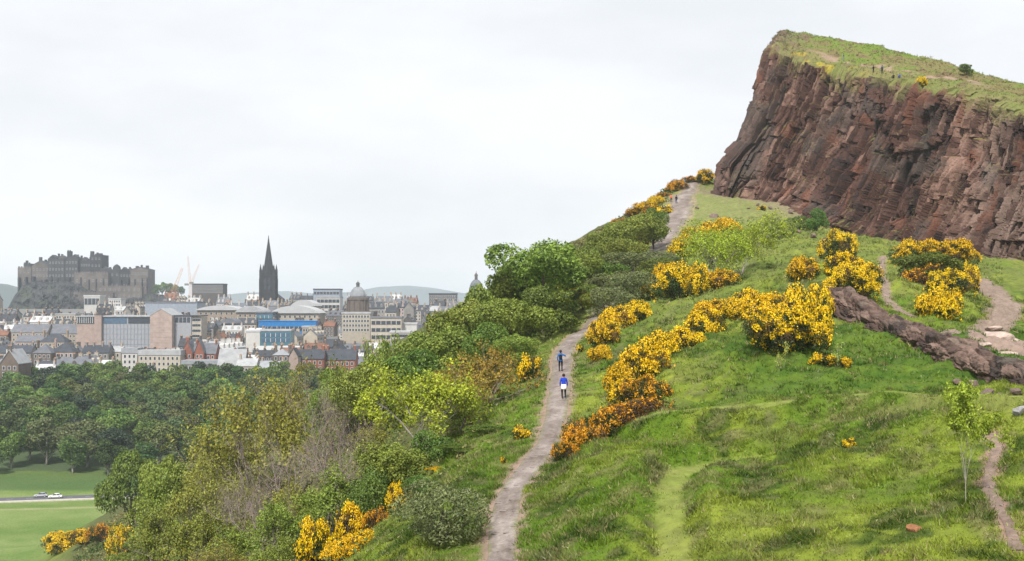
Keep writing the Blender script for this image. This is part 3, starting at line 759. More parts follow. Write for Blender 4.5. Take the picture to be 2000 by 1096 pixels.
def rock(me, px, py, w, label, group=None, sink=0.25, zs=1.0, rz=None, name='boulder'):
    g = ground_hit(px, py)
    if g is None: return
    s = w / F * g[1] / 2
    o = obj(name, me); z = drop(g[0], g[1])
    o.location = (g[0], g[1], z + s * (0.55 - sink) * zs); o.scale = (s, s, s * zs); o.rotation_euler = (0.1, 0.15, random.uniform(0, 6) if rz is None else rz)
    return tag(o, label, 'rock', group)
rock(R_GREY, 1990, 828, 36, 'pale grey boulder on the turf beside the narrow dirt path', zs=1.2)
rock(R_ORANGE, 1785, 1030, 46, 'flat rust orange stone lying in the long grass', rz=0.6, sink=.62)
rock(R_BROWN[0], 1708, 782, 30, 'dark brown rock in the hollow below the long rock wall')
rock(R_BROWN[1], 1735, 780, 18, 'small dark rock beside a larger one in the grassy hollow')
rock(R_ORANGE, 1530, 797, 36, 'rusty orange stone at the foot of the olive bank', zs=0.5, rz=0.1)
for k, (px, py, w) in enumerate([(1950,672,70),(1920,682,46),(1985,668,48),(1975,700,52),(1940,655,40),(1995,720,40),(1965,715,28),(1905,668,34)]):
    rock(R_PALE[k % 3], px, py, w, 'pale pink rock slab in the worn earth above the rock wall', 'pale slabs in the worn earth', sink=0.35, zs=0.7)
for k, (px, py, w) in enumerate([(1938,957,14),(1945,972,12),(1955,988,12),(1960,1000,9),(1930,955,9),(1948,1008,8)]):
    rock(R_PALE[(k + 1) % 3], px, py, w, 'small stone at the bend of the narrow dirt path', 'stones by the narrow dirt path', sink=0.1)
for k, (px, py, w) in enumerate([(1362,407,11),(1462,410,10),(1395,428,22),(1480,402,9),(1505,412,12),(1545,420,16),(1590,462,18),(1612,470,20),(1560,455,14)]):
    rock(R_BROWN[k % 4], px, py, w, 'dark fallen rock on the turf terrace below the cliff', 'fallen rocks below the cliff', sink=0.2)
for k, (px, py, w) in enumerate([(1900,770,30),(1930,785,36),(1955,792,30),(1985,790,34),(1870,760,22),(1968,775,26)]):
    rock(R_BROWN[(k + 2) % 4], px, py, w, 'brown rock fallen at the lower end of the long rock wall', 'rocks at the foot of the rock wall', sink=0.2)
rock(R_BROWN[2], 1600, 590, 38, 'rounded brown rock at the upper end of the rock wall between gorse')
# stone bars that drain the path, each stone a piece of the path
stone_me = [rock_mesh('stone', 430 + k, (0.36, 0.31, 0.285), flat=0.5) for k in range(3)]
def stone(px, py, w, h=0.14):
    g = ground_hit(px, py)
    if g is None: return
    o = obj('stone', stone_me[random.randrange(3)], hill_path)
    s = w / F * g[1] / 2; o.location = (g[0], g[1], float(H(np.array([g[0]]), np.array([g[1]]))[0]) + 0.05); o.scale = (s, s * 0.55, h); o.rotation_euler = (0, 0, random.uniform(-.3, .3))
for px, py, w in [(1030,897,16),(1045,894,18),(1060,891,18),(1076,888,18),(1040,880,12),(1052,873,12),(1010,922,18),(1026,918,16),(1042,915,18),(1058,912,12),(975,985,24),(1000,978,18),(990,955,18),(1010,950,14),
                  (968,1045,26),(990,1043,22),(1003,1030,12),(962,1010,14),(985,1000,20),(1005,1000,14),(1075,840,8),(1090,820,10),(1085,806,9),(1072,790,8),(1100,765,8),(975,1080,14),(1000,1075,10)]:
    stone(px, py, w, 0.07)
# ------------------------------------------------------------------ plants: shared builders
def unit(v): return v / (np.linalg.norm(v, axis=-1, keepdims=True) + 1e-9)
def leaf_mesh(name, C, Nrm, size, r, col_a, col_b, mat, jit=0.25, aspect=0.55, up=0.0, col_n=None, droop=0.0):
    """many small leaf-shaped faces: C centres, Nrm outward directions"""
    n = len(C); size = np.broadcast_to(np.asarray(size, float), (n,)) * r.uniform(0.65, 1.35, n)
    nn = unit(Nrm + r.normal(size=(n, 3)) * 0.75 + np.array([0, 0, up]))
    t = unit(np.cross(nn, r.normal(size=(n, 3)))); b = np.cross(nn, t)
    L_ = t * size[:, None] * 0.5; B_ = b * (size * aspect)[:, None] * 0.5; fold = nn * (size * 0.10)[:, None]
    V = np.stack([C - L_, C + B_ - fold, C + L_ - np.array([0, 0, 1.0]) * (size * droop)[:, None], C - B_ - fold], 1).reshape(-1, 3)
    f = np.arange(4 * n)
    k = r.uniform(0, 1, n) if col_n is None else np.clip(col_n + r.normal(size=n) * 0.18, 0, 1)
    cc = np.array(col_a)[None] * (1 - k[:, None]) + np.array(col_b)[None] * k[:, None]
    cc = cc * (1 + jit * r.uniform(-1, 1, n))[:, None] * (1.28 if mat is M_LEAF else 1.0)
    return mesh_from(V, f, 4, name, np.repeat(np.clip(cc, 0.003, 1), 4, 0), False, [mat])

def blob_points(blobs, n, r, shell=0.55, keep_low=-0.4):
    """points through the outer part of a set of ellipsoids (cx,cy,cz,rx,ry,rz); inner points of other lobes are dropped"""
    B = np.array(blobs); w = (B[:, 3] * B[:, 4] * B[:, 5]) ** (2 / 3.0); k = r.choice(len(B), int(n * 1.6), p=w / w.sum())
    d = unit(r.normal(size=(len(k), 3))); rad = (shell + (1 - shell) * r.uniform(0, 1, len(k)) ** 0.6)
    C = B[k, :3] + d * B[k, 3:] * rad[:, None]
    q = (((C[:, None] - B[None, :, :3]) / B[None, :, 3:]) ** 2).sum(-1); q[np.arange(len(k)), k] = 9
    ok = (q.min(1) > 0.45) & ((d[:, 2] > keep_low) | (r.uniform(size=len(k)) < 0.35)) & (C[:, 2] > 0.02)
    C, d, k = C[ok][:n], d[ok][:n], k[ok][:n]
    return C, unit(d / B[k, 3:] * B[k, 3:].mean()), k

def crown_blobs(r, n, R, Hh, base, flat=0.8, sub=0.42, top_bias=0.0):
    """lobes arranged through an egg-shaped crown between base and Hh"""
    out = []; cz = (base + Hh) / 2; hz = (Hh - base) / 2
    for i in range(n):
        d = unit(r.normal(size=3)); d[2] = d[2] * 0.9 + top_bias; q = r.uniform(0.45, 0.78)
        s = R * sub * r.uniform(0.7, 1.25)
        out.append((d[0] * R * q, d[1] * R * q, cz + d[2] * hz * q, s, s, s * flat * hz / R if hz > R else s * flat))
    out.append((0, 0, cz, R * 0.55, R * 0.55, hz * 0.62))
    return out

def limb(m, a, b, r0, r1, r, bend=0.12, n=4, sides=5):
    a = np.array(a, float); b = np.array(b, float); L_ = np.linalg.norm(b - a); off = r.normal(size=3) * bend * L_
    p = [a + (b - a) * t + off * math.sin(math.pi * t) * 0.5 for t in np.linspace(0, 1, n)]
    m.tube(p, list(np.linspace(r0, r1, n)), sides); return p

def twigs(m, a, d, L_, r0, depth, r, ends, spread=0.55, sides=3, kids=(3, 4), up=0.15):
    """recursive branching; collects the twig ends"""
    b = a + d * L_; p = limb(m, a, b, r0, r0 * 0.55, r, 0.10, 3, sides if depth > 1 else 3)
    if depth <= 1: ends.append(((a + b) / 2, d))
    if depth == 0: ends.append((b, d)); return
    for k in range(r.integers(kids[0], kids[1] + 1)):
        t = r.uniform(0.45, 1.0); s = np.array(p[1]) * (1 - t) + np.array(p[2]) * t if t > 0.5 else np.array(p[1])
        nd = unit(d + r.normal(size=3) * spread + np.array([0, 0, up])); twigs(m, s, nd, L_ * r.uniform(0.55, 0.8), r0 * 0.52, depth - 1, r, ends, spread, sides, kids, up)

def make_broadleaf(seed, R, Hh, trunk, n_leaf, leaf, ca, cb, lobes=11, sub=0.42, bark=None, name='tree', flat=0.8, shell=0.55, base=None, thin=1.0, aspect=0.55, up=0.35, root=True):
    r = np.random.default_rng(seed)
    base = Hh * 0.22 if base is None else base
    bl = crown_blobs(r, lobes, R, Hh, base, flat, sub)
    # break the lobes into smaller sprays so the outline stays uneven
    bl2 = list(bl)
    for b in bl[:-1]:
        for k in range(3):
            d = unit(r.normal(size=3)); d[2] = abs(d[2]) * 0.8; s = b[3] * r.uniform(0.3, 0.5)
            bl2.append((b[0] + d[0] * b[3] * .85, b[1] + d[1] * b[4] * .85, b[2] + d[2] * b[5] * .85, s, s, s * .8))
    C, Nr, kk = blob_points(bl2, n_leaf, r, shell)
    lobe_t = r.uniform(0, 1, len(bl2)); 
    e = empty(name, (0, 0, 0))
    obj('crown', leaf_mesh('crown', C, Nr, leaf, r, ca, cb, M_LEAF, col_n=0.25 + 0.5 * lobe_t[kk], aspect=aspect, up=up, jit=.4), e)
    m = MB(); cz = (base + Hh) / 2
    limb(m, (0, 0, -0.6), (r.normal() * .2, r.normal() * .2, cz), trunk, trunk * .45, r, 0.05, 6, 8)
    for b in bl[:min(len(bl) - 1, 9)]:
        z0 = base * 0.7 + r.uniform(0, 0.35) * (cz - base); limb(m, (0, 0, z0), (b[0], b[1], b[2] - b[5] * .2), trunk * .42, trunk * .1, r, 0.1, 4, 5)
    m.build('trunk', bark or M_BARK, e, True)
    e['_w'] = 2.0 * float(np.percentile(np.abs(C[:, 0]), 97)); e['_h'] = float(np.percentile(C[:, 2], 99.3))
    return e

def make_twiggy(seed, Hh, n_stem, depth, spread, leaf_n, leaf, ca, cb, bark, name='shrub', sides=4, kids=(3, 4), up=0.15, stem_r=0.05, lean=0.45, per_end=3, jit=0.3, cl=0.16, trunk_h=0.0, aspect=0.6):
    """open shrub or tree whose branches show between small leaf tufts"""
    r = np.random.default_rng(seed); m = MB(); ends = []
    L0 = Hh * 0.42
    o = np.array([0, 0, trunk_h])
    if trunk_h > 0: limb(m, (0, 0, -.4), (0, 0, trunk_h + .05), stem_r * 1.6, stem_r * 1.3, r, .03, 4, 6)
    for k in range(n_stem):
        a = TAU * (k + r.uniform(-.3, .3)) / n_stem; d = unit(np.array([math.cos(a) * lean * r.uniform(.4, 1.3), math.sin(a) * lean * r.uniform(.4, 1.3), 1.0]))
        st = o + np.array([math.cos(a), math.sin(a), 0]) * (0.12 if trunk_h == 0 else 0.02) + np.array([0, 0, -0.3 if trunk_h == 0 else 0])
        twigs(m, st, d, L0 * r.uniform(.8, 1.15), stem_r, depth, r, ends, spread, sides, kids, up)
    e = empty(name, (0, 0, 0)); m.build('branches', bark, e)
    E = np.array([q[0] for q in ends]); D_ = np.array([q[1] for q in ends])
    if leaf_n > 0:
        k = r.integers(0, len(E), leaf_n); C = E[k] + r.normal(size=(leaf_n, 3)) * cl; C[:, 2] = np.maximum(C[:, 2], .05)
        et = r.uniform(0, 1, len(E))
        obj('foliage', leaf_mesh('foliage', C, D_[k], leaf, r, ca, cb, M_LEAF, col_n=0.2 + .6 * et[k], up=0.4, jit=jit, aspect=aspect), e)
    e['_w'] = 2.0 * float(np.percentile(np.hypot(E[:, 0], E[:, 1]), 90)) * 0.92; e['_h'] = float(np.percentile(E[:, 2], 98))
    return e

def put_plant(proto, px, D, top, wpx, label, cat, group=None, rz=None, name=None, base=None, used=set()):
    if base is not None:
        g = ground_hit(px, base); g = on_ground(px, D) if g is None else g
    else: g = on_ground(px, D)
    D = g[1]; z0 = drop(g[0], g[1]) - 0.15
    hgt = (HOR - top) / F * D - z0; wid = wpx / F * D
    o = proto if proto.name not in used and proto.get('_fresh', 1) else copy_tree(proto)
    if o is proto: proto['_fresh'] = 0
    if name: o.name = name
    o.location = (g[0], g[1], z0); sx = wid / proto['_w']
    o.scale = (sx, sx, hgt / proto['_h']); o.rotation_euler = (0, 0, random.uniform(0, TAU) if rz is None else rz)
    for k in ('label', 'category', 'group'):
        if k in o: del o[k]
    tag(o, label, cat, group)
    PLANTS.append((label[:40], round(hgt, 1), round(wid, 1), round(D)))
    return o
PLANTS = []

# ------------------------------------------------------------------ gorse
def make_gorse(seed, R, Hh, lobes, n_spike, n_bloom, cover=0.0, dead=0.25, name='gorse_bush', deep=False):
    r = np.random.default_rng(seed); bl = []
    for i in range(int(lobes * 1.9)):
        a = r.uniform(0, TAU); q = math.sqrt(r.uniform(0, 1)) * R * 0.80; s = R * r.uniform(0.15, 0.34) * (1.3 if lobes < 12 else 1.0); zz = Hh * r.uniform(0.28, 0.80) * (1 - 0.50 * (q / R) ** 2)
        bl.append((math.cos(a) * q, math.sin(a) * q, zz, s, s, min(s * 0.95, Hh * .42)))
    bl.append((0, 0, Hh * .35, R * .62, R * .62, Hh * .42))
    C, Nr, kk = blob_points(bl, n_spike, r, 0.62, -0.75); C = C + Nr * (r.uniform(0, 1, len(C)) ** 3 * .22)[:, None]
    e = empty(name, (0, 0, 0))
    dm = smooth(0.05, 0.4, fbm(C[:, 0] / .9, C[:, 1] / .9, C[:, 2] / .9, seed=seed, octv=2) + (dead - .25))
    ga, gb = ((0.022, 0.044, 0.009), (0.080, 0.048, 0.022))
    obj('foliage', leaf_mesh('foliage', C, Nr, 0.16, r, ga, gb, M_LEAF, col_n=dm * .9, aspect=0.30, jit=.35), e)
    C, Nr, kk = blob_points(bl, n_bloom * 3, r, 0.92, -0.2)
    C = C + Nr * r.uniform(-.10, .12, len(C))[:, None]
    f = 1.25 * vnoise(C[:, 0] / .36, C[:, 1] / .36, C[:, 2] / .36, seed + 3) + .45 * vnoise(C[:, 0] / 1.3, C[:, 1] / 1.3, C[:, 2] / 1.3, seed + 5) + 0.35 * Nr[:, 2]
    ok = f > (0.37 - cover); C, Nr = C[ok][:n_bloom], Nr[ok][:n_bloom]
    ca, cb = ((0.72, 0.40, 0.005), (0.90, 0.66, 0.010)) if not deep else ((0.55, 0.22, 0.006), (0.82, 0.42, 0.010))
    C3 = np.repeat(C, 5, 0) + r.normal(size=(len(C) * 5, 3)) * 0.055; N3 = np.repeat(Nr, 5, 0)
    obj('blossom', leaf_mesh('blossom', C3, N3, 0.088, r, ca, cb, M_BLOOM, aspect=0.8, jit=.22), e)
    m = MB()
    for i in range(9):
        b = bl[i % len(bl)]; limb(m, (r.normal() * .12 * R, r.normal() * .12 * R, -.3), (b[0], b[1], b[2]), 0.05, 0.02, r, .12, 4, 4)
    m.build('stems', M_BARK, e)
    e['_w'] = 2.0 * float(np.percentile(np.abs(C[:, 0]), 96)); e['_h'] = float(np.percentile(C[:, 2], 99))
    return e
G_S = [make_gorse(500 + k, 0.75, 0.95, 5, 1300, 420, cover=0.2) for k in range(2)]
G_M = [make_gorse(510 + k, 1.35, 1.5, 9, 3600, 1250, cover=0.22) for k in range(3)]
G_L = [make_gorse(520 + k, 2.2, 2.2, 15, 9000, 2500, cover=0.12) for k in range(2)]
G_F = [make_gorse(530 + k, 1.4, 1.4, 9, 3800, 1900, cover=0.75) for k in range(2)]            # full, bright
G_B = [make_gorse(540 + k, 1.5, 1.35, 10, 4600, 900, cover=0.06, dead=0.5, deep=True) for k in range(2)]   # brown, going over
GL = {'S': G_S, 'M': G_M, 'L': G_L, 'F': G_F, 'B': G_B}; gcount = {k: 0 for k in GL}
def gorse(kind, px, base, w, h, label, group=None, D=None):
    L_ = GL[kind]; pr = L_[gcount[kind] % len(L_)]; gcount[kind] += 1
    g = ground_hit(px, base) if D is None else on_ground(px, D)
    if g is None: return
    return put_plant(pr, px, g[1], (HOR - (HOR - base) ) - h if D is None else base - h, w, label, 'gorse bush', group, name='gorse_bush')
gorse_list = [
 # beside the upper path and on the skyline
 ('M',1378,366,46,34,'gorse bush in bloom against the foot of the cliff prow',290), ('B',1350,366,34,22,'low brown gorse on the skyline beside the cliff prow',292),
 ('B',1322,372,40,18,'brown gorse on the skyline edge above the two far walkers',None),
 ('F',1282,404,36,20,'yellow gorse on the skyline edge below the far walkers',None),('M',1262,420,44,24,'yellow gorse among green shrubs on the steep skyline',None),('B',1240,428,36,22,'brown gorse on the steep skyline',None),
 ('B',1210,448,32,22,'brown gorse lower on the steep skyline',None),('S',1192,462,24,18,'small gorse at the low end of the skyline edge',None),('S',1296,418,22,16,'small gorse at the left verge of the upper path',None),
 ('S',1253,492,26,30,'small upright gorse alone between green shrubs',None),
 ('F',1340,500,60,40,'bright gorse at the foot of the yellow green tree',None),('F',1378,482,70,44,'bright gorse sprawling up to the terrace turf',None),('F',1418,462,60,34,'bright gorse topping the bank under the terrace',None),
 ('M',1300,560,62,44,'gorse in the dark thicket above the long grass bank',None),('L',1335,585,100,70,'large gorse mixed with dark scrub below the yellow green tree',None),('M',1272,585,50,36,'gorse at the lower edge of the dark thicket',None),
 ('M',1410,566,60,38,'gorse with a brown side on the grass bank below the tree',None),
 ('M',1128,604,58,40,'gorse under the big green tree at the bend of the path',None),('S',1104,592,26,30,'small gorse hidden in the big green tree skirt',None),
 ('M',1245,622,62,34,'gorse with dark underside on the long grass bank',None),('F',1205,645,66,44,'bright gorse above the path bend',None),('M',1180,682,56,54,'tall gorse beside the path bend',None),('F',1172,706,46,30,'gorse at the low tip of the bank beside the path',None),('S',1136,688,18,14,'tiny gorse on the path verge',None),
 # the chain down the middle bank
 ('M',1375,655,80,48,'gorse at the upper end of the middle chain',None),('M',1335,690,80,50,'gorse second down the middle chain',None),('F',1290,706,76,56,'bright gorse third down the middle chain',None),('M',1250,740,86,62,'gorse fourth down the middle chain',None),
 ('F',1212,756,60,46,'bright gorse on the path side of the middle chain',None),('B',1262,790,90,54,'rusty gorse on the mound side of the middle chain',None),('M',1222,792,74,50,'gorse fifth down the middle chain',None),
 ('B',1245,832,130,54,'wide brown gorse above the grass lane',None),('B',1180,850,90,50,'brown gorse sixth down the middle chain',None),('B',1140,872,80,46,'brown gorse near the path with few flowers',None),('B',1105,895,54,34,'last brown gorse of the chain at the path edge',None),
 # the big group at the dyke
 ('F',1390,622,70,34,'flat bright gorse at the tip of the big gorse group',None),('F',1440,622,60,38,'bright gorse low in the big gorse group',None),('M',1468,610,70,44,'gorse behind the big gorse group tip',None),
 ('L',1510,665,110,92,'large gorse in the middle of the big group',None),('L',1565,672,110,110,'large gorse beside the upper end of the rock wall',None),('L',1530,690,130,90,'largest gorse in front of the big group',None),('M',1570,548,54,44,'gorse at the top of the big group',None),('M',1600,625,60,66,'gorse touching the rock wall end',None),
 ('L',1636,506,72,54,'gorse crowning the knoll under the cliff',None),('M',1652,545,76,50,'bright gorse behind the upper end of the rock wall',None),('L',1668,588,92,70,'full gorse growing against the rock wall',None),
 ('L',1785,520,90,50,'gorse on the shoulder under the cliff, towards the knoll',None),('L',1850,525,96,56,'gorse on the shoulder under the cliff, towards the worn scar',None),('M',1882,566,50,50,'gorse at the edge of the worn earth scar',None),('B',1800,560,90,40,'dark gorse with few flowers amid the shoulder thicket',None),
 ('L',1852,584,86,56,'gorse above the rock wall in the shoulder thicket',None),('F',1836,622,74,56,'round bright gorse just above the rock wall',None),
 ('S',1612,718,34,26,'small gorse alone in the hollow below the rock wall',None),('S',1644,722,34,24,'small gorse beside a grey sapling in the hollow',None),('S',1658,872,18,14,'tiny yellow gorse on the mound',None),('S',1485,414,20,12,'small round gorse on the terrace below the cliff',None),
 # bottom of the picture, towards the valley
 ('M',120,1078,74,36,'gorse at the valley end of the low hedge above the field',None),('M',165,1066,60,32,'gorse in the middle of the low hedge above the field',None),('B',200,1056,56,32,'rusty gorse at the uphill end of the low hedge above the field',None),('M',238,1092,48,62,'tall gorse beside the dark leafy tree above the field',None),
 ('M',615,1072,76,56,'gorse at the valley side of the bottom group',66),('M',690,1040,80,54,'gorse at the top of the bottom group',68),('F',670,1096,76,40,'bright gorse at the foot of the bottom group',62),('F',710,1082,60,44,'bright gorse in the middle of the bottom group',63),('B',735,1035,50,40,'brown gorse between the bottom group and the grey bush',67),
 ('M',782,1000,46,54,'gorse behind the grey green bush',70),('M',862,945,60,32,'gorse between the grey bush and the yellow green tree',76),('S',1020,856,28,22,'small gorse on the bank beside the path',None),('S',985,905,14,12,'tiny gorse on the lower path bank',None),('S',1036,716,30,20,'orange gorse at the top of the russet shrub',100),
 ('S',340,1092,40,22,'small gorse low among the valley shrubs',110)]
for g in gorse_list: gorse(*g[:5], g[5], 'gorse bushes of the hillside', g[6])

# ------------------------------------------------------------------ trees and shrubs of the hillside
G1, G2 = (0.055, 0.105, 0.014), (0.14, 0.215, 0.030)
T_SYC = [make_broadleaf(600 + k, 3.0, 7.0, 0.16, 12500, 0.20, (0.062, 0.105, 0.016), (0.190, 0.250, 0.038), lobes=17, sub=0.34, shell=.5, base=.5) for k in range(2)]
T_ASH = [make_broadleaf(610 + k, 2.6, 5.2, 0.12, 10500, 0.175, (0.085, 0.120, 0.018), (0.205, 0.245, 0.042), lobes=13, sub=.36, base=.5, shell=.45) for k in range(3)]
T_DARK = [make_broadleaf(620 + k, 2.3, 4.2, 0.10, 10000, 0.17, (0.042, 0.074, 0.013), (0.135, 0.180, 0.027), lobes=12, sub=.38, base=.2) for k in range(2)]
T_GREY = [make_broadleaf(630 + k, 2.0, 2.9, 0.10, 7500, 0.15, (0.055, 0.072, 0.024), (0.160, 0.180, 0.072), lobes=13, sub=.40, base=.05, aspect=.4) for k in range(2)]
T_LOWG = [make_broadleaf(640 + k, 1.7, 2.2, 0.07, 6500, 0.135, (0.04, 0.085, 0.014), (0.12, 0.185, 0.03), lobes=10, sub=.42, base=.02) for k in range(2)]
T_YEL = [make_twiggy(650 + k, 6.0, 4, 4, .62, 7800, 0.18, (0.15, 0.185, 0.014), (0.30, 0.33, 0.020), M_BARK_PALE, name='tree', stem_r=.07, lean=.85, trunk_h=.15, cl=.20, up=.06, kids=(3, 4)) for k in range(2)]
T_OLI = [make_twiggy(660 + k, 5.5, 6, 4, .42, 6500, 0.17, (0.115, 0.120, 0.020), (0.245, 0.245, 0.034), M_BARK_GREY, stem_r=.055, lean=.45, cl=.14, up=.3) for k in range(2)]
T_RUS = [make_twiggy(670 + k, 4.0, 7, 4, .5, 4600, 0.16, (0.150, 0.140, 0.020), (0.31, 0.225, 0.026), M_BARK_GREY, stem_r=.045, lean=.6, cl=.12, kids=(3, 3)) for k in range(2)]
T_BARE = [make_twiggy(680 + k, 5.0, 6, 5, .42, 700, 0.12, (0.12, 0.11, 0.05), (0.20, 0.19, 0.06), M_BARK_GREY, name='bare_shrub', stem_r=.055, lean=.5, kids=(3, 3), up=.2) for k in range(2)]
T_MIXG = [make_twiggy(690 + k, 4.0, 7, 4, .5, 6800, 0.16, (0.075, 0.105, 0.018), (0.20, 0.235, 0.030), M_BARK_GREY, stem_r=.045, lean=.6, cl=.15, kids=(3, 3)) for k in range(2)]
sl_plants = [
 (T_SYC,1055,152,474,176,'big green sycamore overhanging the bend of the gravel path','tree'),(T_SYC,985,156,528,110,'green tree in front of the far dome beside the big sycamore','tree'),(T_DARK,1075,140,560,110,'dark green tree skirting the big sycamore at the path','tree'),
 (T_ASH,1128,175,482,80,'pale green tree on the skyline just above the big sycamore','tree'),
 (T_ASH,925,145,590,140,'mid green tree beneath the far dome on the slope','tree'),(T_ASH,1000,132,585,120,'feathery green tree left of the path below the sycamore','tree'),(T_ASH,860,138,640,140,'feathery green tree with the town behind its top','tree'),
 (T_DARK,960,122,632,110,'dark green shrub above the russet shrub','shrub'),(T_ASH,1010,112,655,80,'bright green shrub on the bank above the path','shrub'),(T_DARK,800,128,684,120,'dark green shrub in front of the red brick flats','shrub'),
 (T_MIXG,770,138,672,120,'olive green shrub screening the pale town block','shrub'),(T_ASH,720,128,710,110,'fresh green shrub below the olive screening shrub','shrub'),(T_MIXG,690,142,690,110,'yellowish shrub next to the dark slate roofs','shrub'),(T_ASH,650,150,725,90,'light green shrub under the red brick flats','shrub'),
 (T_OLI,560,150,722,110,'twiggy olive shrub with pale tips below the stone house','shrub'),(T_OLI,510,112,758,200,'large olive gold tree with fine upright twigs','tree'),(T_OLI,430,118,838,150,'olive tree at the wood side of the large olive gold tree','tree'),
 (T_BARE,655,92,796,170,'bare grey purple shrub with pale limbs','shrub'),(T_BARE,560,94,858,170,'bare purplish shrub beside the olive gold tree','shrub'),(T_BARE,500,84,915,150,'bare purplish shrub low on the slope','shrub'),(T_BARE,620,130,745,140,'bare brown scrub above the pale limbed shrub','shrub'),
 (T_YEL,830,84,728,230,'yellow green tree with open pale branches','tree'),(T_RUS,930,92,686,180,'russet and olive shrub beside the path bank','shrub'),(T_RUS,890,88,740,110,'russet shrub between the yellow green tree and the path','shrub'),
 (T_LOWG,965,79,828,130,'low dark green scrub under the russet shrub','shrub'),(T_LOWG,905,76,868,110,'low green scrub at the foot of the yellow green tree','shrub'),(T_MIXG,760,78,868,140,'tangled green shrub below the yellow green tree','shrub'),
 (T_GREY,862,62,944,190,'rounded grey green bush at the edge of the gravel path','bush',1066),
 (T_DARK,257,172,880,122,'dense dark leafy tree standing over the field','tree',1042),(T_ASH,325,160,895,90,'yellowish leafy tree beside the dense dark tree','tree'),(T_MIXG,360,128,930,130,'olive green shrub next to the yellowish leafy tree','shrub'),(T_MIXG,310,118,985,120,'dark olive shrub above the small valley gorse','shrub'),
 (T_OLI,400,104,905,130,'golden olive shrub amid the valley side thicket','shrub'),(T_MIXG,330,108,1010,120,'green shrub at the bottom of the valley side thicket','shrub'),(T_MIXG,420,88,1000,140,'low mixed shrub under the golden olive shrub','shrub'),(T_MIXG,480,76,1020,150,'yellow tipped shrub at the thicket foot','shrub'),
 (T_MIXG,560,72,985,130,'green brown shrub above the bottom gorse group','shrub'),(T_MIXG,655,74,935,140,'green shrub between bare shrubs and bottom gorse','shrub'),(T_LOWG,720,72,925,110,'dark scrub behind the bottom gorse group','shrub'),(T_OLI,585,80,945,110,'small olive shrub under the bare purplish shrub','shrub'),(T_MIXG,540,66,1060,120,'low green tangle beside the bottom gorse','shrub'),(T_BARE,445,92,950,110,'bare shrub amid the valley side thicket','shrub'),
 (T_BARE,700,82,880,110,'bare shrub beneath the yellow green tree','shrub'),(T_LOWG,830,70,930,90,'low scrub between gorse and the grey green bush','shrub'),
 # above the path bend
 (T_ASH,1245,215,420,90,'bright green shrub by the left verge of the upper path','shrub'),(T_DARK,1275,222,408,50,'dark shrub shading the upper path verge','shrub'),(T_ASH,1195,205,448,90,'green shrub on the skyline slope','shrub'),(T_DARK,1160,190,482,80,'dark green shrub on the skyline slope above the sycamore','shrub'),(T_ASH,1215,195,470,90,'leafy shrub below the upper path','shrub'),
 (T_GREY,1250,185,492,130,'grey green thicket shrub below the upper path','shrub'),(T_GREY,1200,172,530,130,'large grey green shrub above the bright gorse','shrub'),(T_DARK,1170,178,512,90,'dark shrub beside the large grey green shrub','shrub'),(T_GREY,1290,180,500,80,'grey green shrub next to the yellow green cliff tree','shrub'),(T_DARK,1140,160,556,70,'dark scrub between sycamore and grey green shrub','shrub'),
 (T_YEL,1448,158,424,170,'fresh yellow green tree in front of the cliff foot','tree'),(T_YEL,1392,152,448,130,'fresh yellow green tree rising from bright gorse','tree'),(T_MIXG,1490,190,440,100,'thin green shrub beside the fresh yellow green tree','shrub'),(T_LOWG,1560,215,422,70,'green shrub on the rubble at the cliff foot','shrub'),(T_LOWG,1595,212,408,40,'bright little shrub against the cliff foot','shrub'),(T_GREY,1530,205,425,50,'grey shrub on the rubble at the cliff foot','shrub'),
 (T_DARK,1830,128,492,110,'dark green scrub in the heart of the shoulder gorse','shrub'),(T_LOWG,1790,128,520,80,'dark scrub under the shoulder gorse','shrub'),(T_LOWG,1345,155,520,70,'dark scrub under the yellow green tree','shrub'),(T_LOWG,1310,150,545,70,'dark scrub in the gorse thicket','shrub')]
pc = {}
sl_plants += [(T_GREY,1190,141,562,92,'grey green shrub hiding the path above the bend','shrub'),(T_GREY,1236,152,532,110,'broad grey green shrub over the hidden stretch of path','shrub'),(T_DARK,1275,168,505,90,'dark leafy shrub over the hidden stretch of path','shrub'),(T_ASH,1165,150,572,60,'small fresh shrub beside the bend of the path','shrub'),(T_LOWG,1215,140,600,80,'dark low scrub above the bright gorse','shrub'),
 (T_ASH,1175,212,456,70,'fresh shrub at the low end of the skyline edge','shrub'),(T_ASH,1220,226,432,60,'fresh shrub halfway along the skyline edge','shrub'),(T_SYC,1090,165,500,100,'leafy tree filling the gap beside the big sycamore','tree'),(T_ASH,1020,160,512,110,'leafy tree between the dome and the big sycamore','tree'),(T_ASH,940,150,560,100,'pale leafy tree just below the far dome','tree'),(T_ASH,890,146,610,100,'leafy shrub beside the roofs under the dome','shrub')]
for L_, px, D, top_, w, lab, cat, *bs in sl_plants:
    k = pc.get(id(L_), 0); pc[id(L_)] = k + 1
    put_plant(L_[k % len(L_)], px, D, top_, w, lab, cat, 'trees and shrubs of the hillside', name={'tree': 'broadleaf_tree', 'shrub': 'shrub', 'bush': 'bush'}[cat], base=bs[0] if bs else None)
fr = np.random.default_rng(31); fill_kinds = [(T_MIXG, 'olive green', .28), (T_ASH, 'fresh green', .2), (T_OLI, 'golden olive', .17), (T_BARE, 'bare grey', .15), (T_DARK, 'dark green', .12), (T_LOWG, 'low green', .08)]
nf = 0
